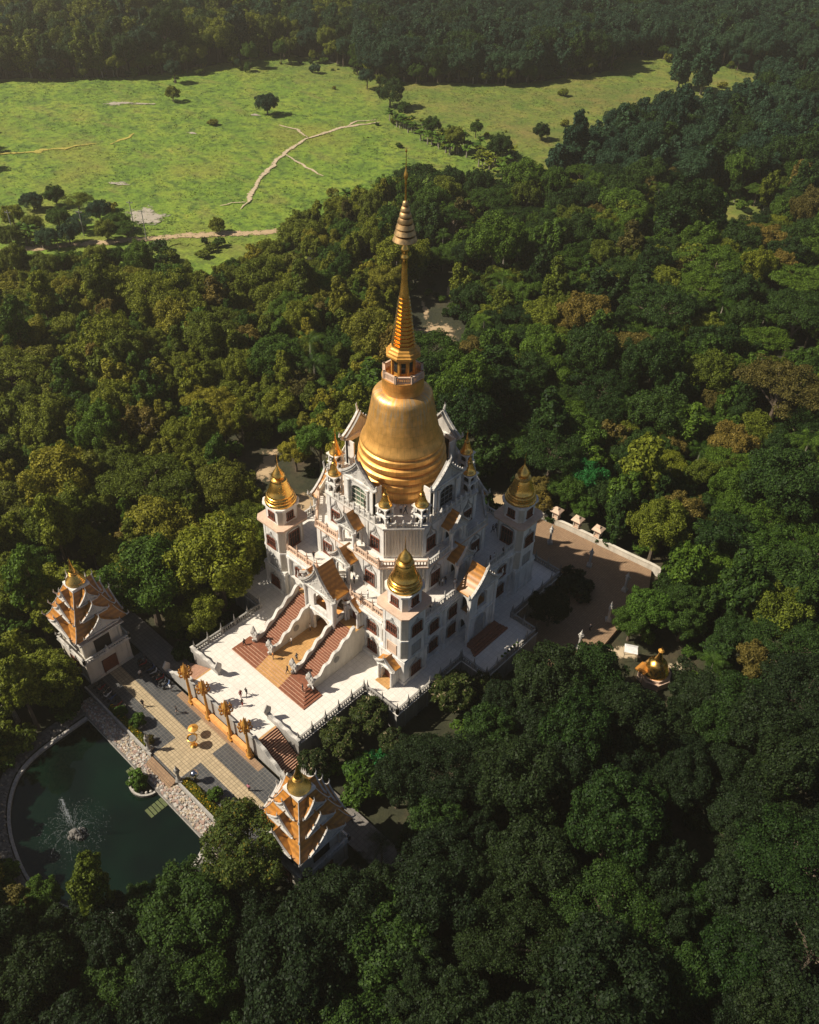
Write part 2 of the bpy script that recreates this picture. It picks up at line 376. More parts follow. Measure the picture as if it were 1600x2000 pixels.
# forest clearings of bare ground
CLEAR = [(522, 912, 7.5, 3.2, 2.36), (850, 650, 5.5, 9, 2.3), (600, 985, 7, 5, .4), (880, 568, 5, 1.6, 2.3), (975, 985, 5, 5, .5), (830, 605, 6, 1.2, 2.4), (1222, 1275, 3.2, 2.0, .4), (1322, 1303, 1.8, 1.2, .4)]
for i, (x, y, a, b_, r) in enumerate(CLEAR): blob('bare_clearing', 'soft_dirt' if i < 6 else 'soft_sand', x, y, a*1.15, b_*1.15, GZ+.06+.006*i, 50+i, r)
blob('grass_clearing', 'meadow_grass', 400, 520, 11, 8, GZ+.05, 71, .5); blob('grass_clearing', 'meadow_grass', 1400, 415, 20, 13, GZ+.05, 72, .8)
plain('straw', (.42, .36, .07), .95, 0, .4, .4)
ribbon('straw_strip', 'soft_straw', [(-40, 306), (60, 298), (130, 290), (190, 282)], 4.5, ZP+.015, 61, 1.0); ribbon('straw_strip', 'soft_straw', [(215, 282), (250, 270), (262, 262)], 4.0, ZP+.015, 62, 1.0)
# courtyard paving (strips butted edge to edge, borders 4 mm proud)
def slab(name, mat, x0, x1, y0, y1, z, th=.5):
    return tag(MB().box(x0, x1, y0, y1, z-th, z).build(name, mat), kind='structure')
slab('courtyard', 'dark_tile', -20.5, 20.5, -46.9, -37.3, CZ, .9)
slab('tan_walkway', 'tan_tile', -20.3, 20.3, -42.95, -41.0, CZ+.008, .3)
slab('cross_walkway', 'tan_tile', -3.3, 2.6, -46.6, -42.954, CZ+.008, .3)
slab('cross_walkway', 'tan_tile', -3.3, 2.6, -40.996, -38.4, CZ+.008, .3)
slab('brick_border', 'brick_paving', -9.5, 9.5, -38.38, -37.35, CZ+.012, .3)
slab('side_path', 'grey_paving', -44, -12.9, -37.2, -33.2, CZ-.03, .6)
slab('side_path', 'grey_paving', 12.9, 33, -37.2, -33.2, CZ-.03, .6)
slab('side_path', 'tan_tile', 28.6, 31, -41.5, -38.5, CZ-.04, .6)
tag(MB().add([(x, y, -4.25) for x, y in POND], [tuple(range(len(POND)))]).build('pond_water', 'water'), kind='structure')
tag(MB().add([(x*1.05, -58+(y+58)*1.05, -5.4) for x, y in POND], [tuple(range(len(POND)))]).build('pond_bed', 'rock'), kind='structure')
# plaza at the right
PLAZA = [(3, 20.2), (3, 31.9), (10, 33.2), (18, 33.9), (27.6, 34.8), (29.5, 31), (30.5, 24), (31.5, 10), (30, 4), (23.7, 4), (23.7, 7), (18.7, 7.2), (18.7, 20.2)]
tag(MB().prism(PLAZA, CZ-.9, CZ+.02).build('plaza', 'brick_paving'), kind='structure')

# ------------------------------------------------------------------ the temple
temple = thing('temple', 'white tiered Buddhist temple with golden bell stupa and four golden domed corner towers', 'temple', (0, 0, 0))
FL2, FL3, FL4 = 9.9, 15.6, 21.4
def part(b, name, mats, k=0, parent=None, smooth=None): return b.build(name, mats, parent or temple, smooth, (0, 0, 0), k*PI/2 if (parent is None) else 0)
# podium and front terrace
def podium():
    b = MB(); b.box(-18.4, 18.4, -20, 20, -4.2, -.02); part(b, 'podium_wall', 'weathered_stone')
    b = MB(); b.box(-12, 12, -33.0, -20.001, -4.2, -.02); b.box(-7.3, 7.3, -36.6, -33.001, -4.2, -.02); part(b, 'terrace_wall', 'weathered_stone')
    b = MB(); b.box(-18.6, 18.6, -20.1, 20.1, -.02, .0); b.box(-12.15, 12.15, -33.1, -20.101, -.02, 0); b.box(-7.3, 7.3, -36.7, -33.101, -.02, 0)
    part(b, 'terrace_floor', 'white_tile')
    for k in (1, 2, 3):
        b = MB(); b.box(-6, 6.6, -23.4, -18.62 if k != 2 else -20.12, -4.2, -.004); part(b, 'porch_podium', ['weathered_stone'], k)
        b = MB(); b.box(-6.1, 6.7, -23.5, -18.62 if k != 2 else -20.12, -.003, .004); part(b, 'porch_floor', 'white_tile', k)
podium()
def wallpanels(x0, x1, y, nrm='y', step=2.4):
    k = max(1, int(abs(x1-x0)/step)); me = MB().box(-.16, .16, -.12, .02, -4.2, -.05).mesh('pilaster', ['grey_plaster'])
    for i in range(k+1):
        x = x0+(x1-x0)*i/k; link('pilaster', me, temple, (x, y, 0) if nrm == 'y' else (y, x, 0), 0 if nrm == 'y' else PI/2)
wallpanels(-18.3, 18.3, 18.4, 'x'); wallpanels(12.2, 18.3, -20); wallpanels(-18.3, -12.2, -20)
# balustrades
def balustrade(b, p0, p1, z, h=1.05, post=2.4, bal=.42, spike=.5):
    p0 = Vector((*p0, 0)); p1 = Vector((*p1, 0)); d = p1-p0; L = d.length; a = math.atan2(d.y, d.x); c = (p0+p1)/2
    b.cbox((c.x, c.y, z+.09), (L/2, .13, .09), 0, a); b.cbox((c.x, c.y, z+h-.07), (L/2, .14, .07), 0, a)
    n = max(1, int(L/bal))
    for i in range(n):
        q = p0+d*((i+.5)/n); b.cbox((q.x, q.y, z+h/2), (.075, .075, h/2-.1), 0, a)
    n = max(1, round(L/post))
    for i in range(n+1):
        q = p0+d*(i/n); b.cbox((q.x, q.y, z+h/2+.06), (.17, .17, h/2+.06), 0, a)
        if spike: b.lathe([(.15, z+h+.12), (.19, z+h+.22), (.09, z+h+.34), (.12, z+h+.46), (.02, z+h+.12+spike*1.6)], 6, (q.x, q.y))
    return b
def rail(name, segs, z, k=0, mat='ornament_stone', parent=None, **kw):
    for a, c in segs: part(balustrade(MB(), a, c, z, **kw), name, mat, k, parent)
rail('podium_balustrade', [((12.3, -19.8), (18.3, -19.8)), ((18.3, -19.8), (18.3, -6)), ((18.3, 6.8), (18.3, 19.7)), ((18.3, 19.7), (3, 19.7)), ((11.8, -32.7), (11.8, -20)), ((-11.8, -32.7), (-11.8, -20)), ((-18.3, -19.8), (-12.3, -19.8)), ((-18.3, -19.8), (-18.3, -6)), ((-18.3, 6), (-18.3, 19.7)), ((-18.3, 19.7), (-6, 19.7))], 0, mat='weathered_stone', spike=.8)
rail('porch_balustrade', [((-5.8, -23.2), (-5.8, -18.4)), ((6.4, -23.2), (6.4, -18.4)), ((-5.8, -23.2), (6.4, -23.2))], 0.005, 1, 'weathered_stone', spike=.8)

# windows: shared meshes.  local: x across, front = -y, origin at sill centre on wall plane
def win_meshes(w, h, n, hood='ogee', tag_=''):
    f = MB(); d = .16
    f.box(-w/2-.12, -w/2, -d, .02, -.1, h+.1); f.box(w/2, w/2+.12, -d, .02, -.1, h+.1); f.box(-w/2, w/2, -d, .02, -.1, .03); f.box(-w/2, w/2, -d, .02, h-.02, h+.1)
    f.box(-w/2-.25, w/2+.25, -d-.12, .02, -.22, -.102)
    for i in range(1, n): x = -w/2+w*i/n; f.box(x-.045, x+.045, -.12, .02, .031, h-.021)
    f.box(-w/2+.001, w/2-.001, -.105, .02, h*.62, h*.62+.07)
    p = MB().box(-w/2+.002, w/2-.002, -.05, .0, .032, h-.022)
    hd = MB()
    if hood:
        def prof(s, k):
            if k == 'ogee': return [(-w/2-.42, -.3), (-w/2-.30, h*.45), (-w/2-.40, h*.75), (-w/2-.28, h+.15), (-w*.30, h+.48), (-.16, h+.72), (0, h+1.25), (.16, h+.72), (w*.30, h+.48), (w/2+.28, h+.15), (w/2+.40, h*.75), (w/2+.30, h*.45), (w/2+.42, -.3)]
            if k == 'point': return [(-w/2-.35, -.3), (-w/2-.35, h+.2), (-w/2-.2, h+.7), (-w*.2, h+1.3), (0, h+2.1), (w*.2, h+1.3), (w/2+.2, h+.7), (w/2+.35, h+.2), (w/2+.35, -.3)]
            return [(-w/2-.3, -.3), (-w/2-.3, h+.1), (-w/2, h+.45), (0, h+.62), (w/2, h+.45), (w/2+.3, h+.1), (w/2+.3, -.3)]
        P = prof(1, hood)
        for (xa, za), (xb, zb) in zip(P, P[1:]):
            dx, dz = xb-xa, zb-za; L = math.hypot(dx, dz); nx, nz = -dz/L*.09, dx/L*.09
            hd.extr([(xa-nx, -.14, za-nz), (xb-nx, -.14, zb-nz), (xb+nx, -.14, zb+nz), (xa+nx, -.14, za+nz)], (0, .16, 0))
        if hood in ('ogee', 'point'):
            zc = h+.42 if hood == 'ogee' else h+.8
            for dx, dz, r in ((0, 0, .2), (-.22, -.14, .13), (.22, -.14, .13), (0, .3, .12)):
                hd.extr([(dx+r*math.cos(PI*i/4), -.1, zc+dz+r*1.2*math.sin(PI*i/4)) for i in range(8)], (0, .11, 0))
    return f.mesh('window', ['wood_red']), p.mesh('pane', ['glass']), hd.mesh('hood', ['grey_plaster']) if hood else None
def put_window(ms, x, y, z, k=0, face=0, name='window'):
    """face: extra quarter turns of the window about its own spot, before the whole is turned by k"""
    a = k*PI/2; px, py = x*math.cos(a)-y*math.sin(a), x*math.sin(a)+y*math.cos(a)
    o = link(name, ms[0], temple, (px, py, z), a+face*PI/2)
    link('pane', ms[1], o)
    if ms[2]: link('hood', ms[2], o)
    return o
W_A = win_meshes(1.55, 1.75, 4); W_T = win_meshes(1.7, 1.7, 5); W_D = win_meshes(1.1, 1.2, 3, None); W_B = win_meshes(1.6, 2.0, 4, 'point'); W_C = win_meshes(1.5, 1.9, 3, 'point')
DOOR = win_meshes(1.9, 2.7, 4, 'arch')
# gables and porches ---------------------------------------------------------------
def gprof(hw, eave, apex, n=12, pw=.72):
    # concave Thai/Burmese gable profile from apex out to the eave, both sides
    R = []
    for i in range(n+1):
        t = i/n; R.append((hw*t, eave+(apex-eave)*(1-t**pw)*(1-.10*math.sin(PI*t))+ (0.06*(apex-eave)*max(0, t-.8)/.2)))
    return [(-x, z) for x, z in R[::-1]]+R[1:]
def gable(parent, k, hw, eave, apex, yf, yb, over=.35, roof='roof_tile', bw=.38, pw=.72, ped='ornament_stone', cur=True, th=.18):
    P = gprof(hw, eave, apex, 12, pw); nP = len(P)
    r = MB()
    top = [[(x, y, z) for x, z in P] for y in (yf, yb)]; bot = [[(x, y, z-th) for x, z in P] for y in (yf, yb)]
    r.loft([top[0], top[1]], 0, False); r.loft([bot[1], bot[0]], 0, False); r.loft([bot[0], top[0]], 0, False); r.loft([top[1], bot[1]], 0, False)
    r.add([top[0][0], top[1][0], bot[1][0], bot[0][0]], [(0, 1, 2, 3)]); r.add([top[0][-1], top[1][-1], bot[1][-1], bot[0][-1]], [(3, 2, 1, 0)])
    r.build('roof', roof, parent, 50)
    b = MB(); s = bw*.5
    y0, y1 = yf-.32, yf+.06
    for (xa, za), (xb, zb) in zip(P, P[1:]):
        for lift, hh, dy in ((.10, bw*.55, 0), (-bw*.75, bw*.30, .10)):
            b.extr([(xa, y0+dy, za+lift-hh*.5), (xb, y0+dy, zb+lift-hh*.5), (xb, y0+dy, zb+lift+hh), (xa, y0+dy, za+lift+hh)], (0, y1-y0-dy, 0))
    # naga teeth along the board, apex finial, curled eave ends
    for i in range(2, nP-2, 2):
        x, z = P[i]
        b.extr([(x-.10*bw, y0+.05, z+bw*.5), (x+.10*bw, y0+.05, z+bw*.5), (x+(.30*bw if x > 0 else -.30*bw), y0+.05, z+bw*1.15)], (0, .12, 0))
    f = bw/.38
    b.tube([(0, y0+.15, apex), (0, y0+.02, apex+.5*f), (0, y0-.12*f, apex+.9*f), (0, y0+.05, apex+1.35*f)], [.20*f, .15*f, .12*f, .02], 5)
    for sx in (-1, 1):
        x, z = P[0] if sx < 0 else P[-1]
        b.tube([(x-sx*.2, y0+.15, z+.1), (x+sx*.25*f, y0+.15, z+.05), (x+sx*.55*f, y0+.15, z+.35*f), (x+sx*.45*f, y0+.15, z+.85*f), (x+sx*.62*f, y0+.15, z+1.2*f)], [.18*f, .2*f, .17*f, .11*f, .02], 5)
        b.lathe([(.16*f, z-.3), (.24*f, z-.1), (.2*f, z+.15), (.05*f, z+.4)], 6, (x+sx*.2*f, y0+.3))
    b.build('bargeboard', 'ornament_stone', parent)
    if ped:
        d = MB(); zb_ = eave-.05
        Q = [(x*.93, z-bw*.5) for x, z in P if z-bw*.5 > zb_]
        d.extr([(x, yf+.10, z) for x, z in [(-hw*.9, zb_)]+Q+[(hw*.9, zb_)]], (0, .15, 0))
        rnd = random.Random(int(hw*100))
        for i in range(int(10+hw*8)):     # carved relief
            x = rnd.uniform(-.75, .75)*hw; zt = apex-(apex-eave)*(abs(x)/hw)**pw*1.0-bw*1.6
            if zt < zb_+.1: continue
            z = rnd.uniform(zb_+.05, zt); q = rnd.uniform(.09, .2)*min(1, hw/2)
            d.lathe([(q, -.02), (q*.8, .06), (q*.3, .1)], 6) ; m = len(d.v)
            for j in range(m-18, m): vx, vy, vz = d.v[j]; d.v[j] = (x+vx, yf+.10-vz, z+vy)
        d.box(-hw*.98, hw*.98, yf-.12, yf+.3, zb_-.28, zb_-.01)
        d.build('pediment', ped, parent)
def porch(k, hw, z0, eave, apex, yf, yb, opening, name='porch', ground=None, roofback=None, **kw):
    """projecting porch: arched front wall, side arches, columns, gable"""
    o = link(name, None, temple, (0, 0, 0), k*PI/2)
    b = MB(); a = opening
    if ground:   # two storeys: arch below, arch above with a parapet
        gz = ground
        b.archwall(-hw, hw, z0, gz, yf, yf+.5, -a, a, z0, z0+(gz-z0)*.55, gz-.55)
        b.archwall(-hw, hw, gz+.001, eave-.3, yf, yf+.5, -a*.8, a*.8, gz+1.0, gz+(eave-gz)*.55, eave-.9)
        b.box(-hw-.18, hw+.18, yf-.18, yf+.1, gz-.15, gz+.15)
    else:
        b.archwall(-hw, hw, z0, eave-.3, yf, yf+.4, -a, a, z0, z0+(eave-z0)*.5, eave-.75)
    for s in (-1, 1):
        x0, x1 = (hw-.4, hw) if s > 0 else (-hw, -hw+.4)
        ym = (yf+yb)/2; aw = abs(yb-yf)*.30
        zz = ground or z0
        for (zb_, zt_) in ([(z0, ground), (ground+.001, eave-.3)] if ground else [(z0, eave-.3)]):
            # side wall with an arch
            n = 8; c0, c1 = ym-aw, ym+aw; sp = zb_+(zt_-zb_)*.5; tp = zt_-.5; sill = zb_+(.9 if zb_ != z0 else 0)
            b.box(x0, x1, yf+.401 if not ground else yf+.501, c0, zb_, zt_); b.box(x0, x1, c1, yb, zb_, zt_)
            if sill > zb_: b.box(x0, x1, c0, c1, zb_, sill)
            cu = [(ym-aw*math.cos(PI*i/n), sp+(tp-sp)*math.sin(PI*i/n)) for i in range(n+1)]
            for (ya, za), (yb2, zb2) in zip(cu, cu[1:]): b.extr([(x0, ya, za), (x0, yb2, zb2), (x0, yb2, zt_), (x0, ya, zt_)], (x1-x0, 0, 0))
        b.lathe([(.34, z0), (.34, z0+.4), (.24, z0+.5), (.22, eave-.8), (.34, eave-.6), (.34, eave-.3)], 10, (s*(hw+.02), yf-.12))
    b.box(-hw-.22, hw+.22, yf-.32, yb, eave-.3, eave-.02)
    if ground: b.box(-hw+.4, hw-.4, yf+.5, yb, ground-.2, ground+.0, 1)
    b.build('arch_frame', ['white_plaster', 'orange_paint'], o)
    gable(o, k, hw+.45, eave, apex, yf-.25, roofback or yb, **kw)
    return o
# --- block A
def block_a():
    b = MB(); b.prism(cham(12, 14.4), 0.001, FL2-.25); part(b, 'ground_storey_wall', 'white_plaster')
    b = MB(); b.prism(cham(13.0, 14.75), FL2-.25, FL2); part(b, 'upper_terrace_floor', ['white_tile'])
    for k in range(4):
        b = MB()
        b.box(-10.4, 10.4, -14.95, -14.38, .002, .75); b.box(-10.4, 10.4, -14.72, -14.38, 4.55, 4.85); b.box(-10.4, 10.4, -14.98, -14.38, 8.8, 9.1); b.box(-10.4, 10.4, -14.8, -14.38, 9.1, 9.6)
        for x in (-10.2, -5.85, 5.85, 10.2):
            b.box(x-.3, x+.3, -14.78, -14.37, .75, 4.55); b.box(x-.3, x+.3, -14.78, -14.37, 4.85, 8.8); b.box(x-.2, x+.2, -14.86, -14.7, .9, 4.4); b.box(x-.2, x+.2, -14.86, -14.7, 5.0, 8.6)
            b.box(x-.42, x+.42, -14.92, -14.37, 8.4, 8.795)
        part(b, 'facade_trim', 'grey_plaster' if False else 'white_plaster', k)
        for x in (-8.0, -3.75, 3.75, 8.0):
            if k == 0 and abs(x) < 5: continue
            put_window(W_A, x, -14.4, 1.35, k); put_window(W_A, x, -14.4, 5.45, k)
        hp = 3.4
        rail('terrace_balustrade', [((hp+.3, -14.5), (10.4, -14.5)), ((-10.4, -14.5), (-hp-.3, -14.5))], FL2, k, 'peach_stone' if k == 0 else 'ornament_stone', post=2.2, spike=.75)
        if k == 0: continue
        porch(k, 2.9, .002, 10.4, 14.3, -17.0, -14.5, 1.45, ground=5.2, pw=.8, bw=.42)
        for i in range(4):
            MB().box(-3.3-.25*i, 3.3+.25*i, -18.3-.42*i, -17.3 if i == 0 else -18.3-.42*(i-1), .004, .85-.2*i).build('step', 'red_step', temple, None, (0, 0, 0), k*PI/2)
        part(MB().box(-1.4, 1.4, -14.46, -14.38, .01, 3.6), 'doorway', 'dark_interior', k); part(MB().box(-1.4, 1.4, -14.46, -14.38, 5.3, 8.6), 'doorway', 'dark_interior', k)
block_a()
# front gatehouse
gate = porch(0, 3.0, .002, 10.3, 15.0, -17.45, -14.5, 1.75, name='gatehouse', ground=5.3, pw=.82, bw=.46)
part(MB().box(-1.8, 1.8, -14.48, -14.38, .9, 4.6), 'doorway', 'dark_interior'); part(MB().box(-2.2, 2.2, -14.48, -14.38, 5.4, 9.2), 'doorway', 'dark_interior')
for s in (-1, 1):      # side bays at the heads of the upper flights
    x0, x1 = (3.0, 6.3) if s > 0 else (-6.3, -3.0)
    b = MB(); b.box(x0+.002*s, x1, -16.4, -14.37, .003, 5.2, 0); b.box(x0+.002*s, x1, -16.4, -14.37, 5.2, 5.22, 1); part(b, 'landing', ['cream_plaster', 'ochre_tile'])
    o = link('side_entrance', None, temple)
    cx = s*4.7
    q = MB(); q.archwall(cx-1.35, cx+1.35, 5.23, 8.5, -15.3, -14.95, cx-.9, cx+.9, 5.23, 7.0, 8.1); q.box(cx-1.5, cx+1.5, -15.4, -14.37, 8.5, 8.7)
    for e in (-1, 1): q.lathe([(.22, 5.23), (.17, 5.6), (.16, 8.0), (.24, 8.3)], 8, (cx+e*1.25, -15.5))
    q.build('arch_frame', 'white_plaster', o)
    g_ = MB(); Pf = gprof(1.7, 8.7, 10.3)
    g_.loft([[(cx+x, y, z) for x, z in Pf] for y in (-15.6, -14.4)], 0, False); g_.loft([[(cx+x, y, z-.14) for x, z in Pf] for y in (-14.4, -15.6)], 0, False); g_.build('roof', 'roof_tile', o, 50)
    g_ = MB()
    for (xa, za), (xb, zb) in zip(Pf, Pf[1:]): g_.extr([(cx+xa, -15.8, za-.25), (cx+xb, -15.8, zb-.25), (cx+xb, -15.8, zb+.2), (cx+xa, -15.8, za+.2)], (0, .22, 0))
    g_.build('bargeboard', 'ornament_stone', o)
    MB().box(cx-.85, cx+.85, -14.46, -14.38, 5.25, 8.0).build('door', 'wood_red', o)
# --- grand stairs
lower = link('lower_stairs', None, temple); lower['label'] = 'broad red and ochre steps up to the twin flights'
for i in range(6):
    z0, z1 = .004+.15*i-(.0 if i == 0 else .0), .15*(i+1); e = .42*i; yb = -28.6+.45*i
    hx = 8.2-e
    for j, (xa, xb, m) in enumerate(((-hx, -2.6, 'red_step'), (-2.598, 2.598, 'ochre_tile'), (2.6, hx, 'red_step'))):
        q = MB()
        if j == 1: q.box(xa, xb, yb, -15.0 if i < 5 else -16.3, z0, z1)
        else:
            s_ = -1 if j == 0 else 1
            q.box(s_*2.6, s_*min(6.44, hx), yb, -16.45, z0, z1)
            if hx > 6.46: q.box(s_*6.441, s_*hx, yb, -25.0, z0, z1)
        q.build('step', m, lower)
        n_ = MB().box(xa+.01, xb-.01, yb-.02, yb+.05, z1-.05, z1+.006); n_.build('nosing', 'step_nosing', lower)
ZL = .9
def upper_flight(s):
    o = link('upper_stairs', None, temple, (0, 0, 0)); o['label'] = 'steep red upper flight between wavy naga walls'
    n = 24; y0, y1 = -24.2, -16.4; z0, z1 = ZL, 5.2
    xa, xb = (2.85, 6.05) if s > 0 else (-6.05, -2.85)
    for i in range(n):
        y = y0+(y1-y0)*i/n; z = z0+(z1-z0)*(i+1)/n
        b = MB(); b.box(xa, xb, y, y1, max(ZL+.004, z-.4), z); b.box(xa+.01, xb-.01, y-.015, y+.045, z-.04, z+.006, 1)
        b.build('step', ['red_step', 'step_nosing'], o)
    for xw in ((2.62, 6.28) if s > 0 else (-2.62, -6.28)):
        b = MB(); N = 44; top = []
        for i in range(N+1):
            t = i/N; y = -25.1+(8.7)*t; z = ZL+.75+(5.9-ZL-.1)*max(0, min(1, (t-.06)/.94))+.26*math.sin(t*PI*9.0)
            top.append((y, z))
        for (ya, za), (yb, zb) in zip(top, top[1:]):
            b.extr([(xw-.17, ya, .9 if abs(xw) < 6 else .01), (xw-.17, yb, .9 if abs(xw) < 6 else .01), (xw-.17, yb, zb-.25), (xw-.17, ya, za-.25)], (.34, 0, 0), 0)
            b.extr([(xw-.25, ya, za-.25), (xw-.25, yb, zb-.25), (xw-.25, yb, zb), (xw-.25, ya, za)], (.5, 0, 0), 1)
        for sx in (-1, 1):  # round medallion
            b.extr([(xw+sx*.17, -20.4+.55*math.cos(2*PI*i/16), 2.7+.62*math.sin(2*PI*i/16)) for i in range(16)], (sx*.05, 0, 0), 2)
        b.build('naga_wall', ['cream_plaster', 'ornament_stone', 'weathered_stone'], o)
        h = MB()  # fanned naga hood rising at the foot
        P = [(-.35, 0), (-.55, .7), (-.8, 1.4), (-.75, 2.1), (-.35, 2.5), (-.28, 2.9), (0, 3.3), (.28, 2.9), (.35, 2.5), (.75, 2.1), (.8, 1.4), (.55, .7), (.35, 0)]
        rings = []
        for off, sc in ((-.16, .88), (-.05, 1.0), (.12, 1.0), (.2, .85)):
            rings.append([(xw+x*sc, -25.3+off-.25*(z/3.3)**2-.12*(x/.8)**2, ZL+.02+z*sc) for x, z in P])
        h.loft(rings)
        for i in range(5): h.lathe([(.12, 0), (.15, .15), (.05, .4)], 6) ; m_ = len(h.v); q = (i-2)*.3; [h.v.__setitem__(j, (xw+q+h.v[j][0], -25.65+h.v[j][1], ZL+1.9-abs(q)*.8+h.v[j][2])) for j in range(m_-18, m_)]
        h.tube([(xw, -25.3, ZL+.1), (xw, -25.75, ZL+.25), (xw, -25.9, ZL+.7)], [.25, .22, .15], 6)
        h.build('naga_hood', 'ornament_stone', o)
upper_flight(1); upper_flight(-1)
# side stairs of the front terrace down to the courtyard level
def side_stairs(s):
    o = link('side_stairs', None, temple); n = 18
    for i in range(n):
        x = 7.32+5.4*i/n; z = -.01-3.15*(i+.0)/n; m = 'ochre_tile' if i == 0 else 'red_step'
        b = MB(); xa = s*x; xe = s*(x+5.4/n*1.0)
        b.box(min(xa, xe), max(xa, xe), -36.4, -33.15, -4.15, z); b.box(xe-.05, xe+.05, -36.38, -33.2, z-.05, z+.006, 1)
        b.build('step', [m, 'step_nosing'], o)
    for y, xs, ex in ((-36.75, 7.0, 14.0), (-32.95, 5.6, 12.3)):
        b = MB(); N = 26; top = []
        for i in range(N+1):
            t = i/N; x = xs+(ex-xs)*t; z = (1.15-3.6*max(0, (x-7.3)/6.6) if y < -35 else 1.2-.1*t)+.14*math.sin(t*PI*7)
            top.append((x, z))
        for (xa, za), (xb, zb) in zip(top, top[1:]):
            b.extr([(s*xa, y-.18, CZ if y < -35 else -.0), (s*xb, y-.18, CZ if y < -35 else -.0), (s*xb, y-.18, zb-.2), (s*xa, y-.18, za-.2)], (0, .36, 0), 0)
            b.extr([(s*xa, y-.25, za-.2), (s*xb, y-.25, zb-.2), (s*xb, y-.25, zb), (s*xa, y-.25, za)], (0, .5, 0), 1)
        if y < -35:
            for i in range(3): b.lathe([(.28, CZ+.8-.0), (.3, CZ+.9), (.1, CZ+.92)], 12, (0, 0)) if False else None
        b.build('naga_wall', ['grey_plaster', 'ornament_stone'], o)
        h = MB(); zb = top[0][1]-.4 if y > -35 else top[-1][1]-.2; xx = xs if y > -35 else ex
        P = [(-.3, 0), (-.5, .6), (-.65, 1.2), (-.3, 1.7), (0, 2.2), (.3, 1.7), (.65, 1.2), (.5, .6), (.3, 0)]
        h.loft([[(s*(xx+off), y+x*sc, zb+z*sc) for x, z in P] for off, sc in ((-.2, .85), (-.08, 1), (.08, 1), (.2, .85))]); h.build('naga_hood', 'ornament_stone', o)
side_stairs(1); side_stairs(-1)
# front retaining wall parapet seen between gold pillars
b = MB(); b.box(-7.2, 7.2, -36.98, -36.72, -3.19, .55); b.box(-7.25, 7.25, -37.05, -36.7, .55, .7); part(b, 'front_parapet', 'grey_plaster')
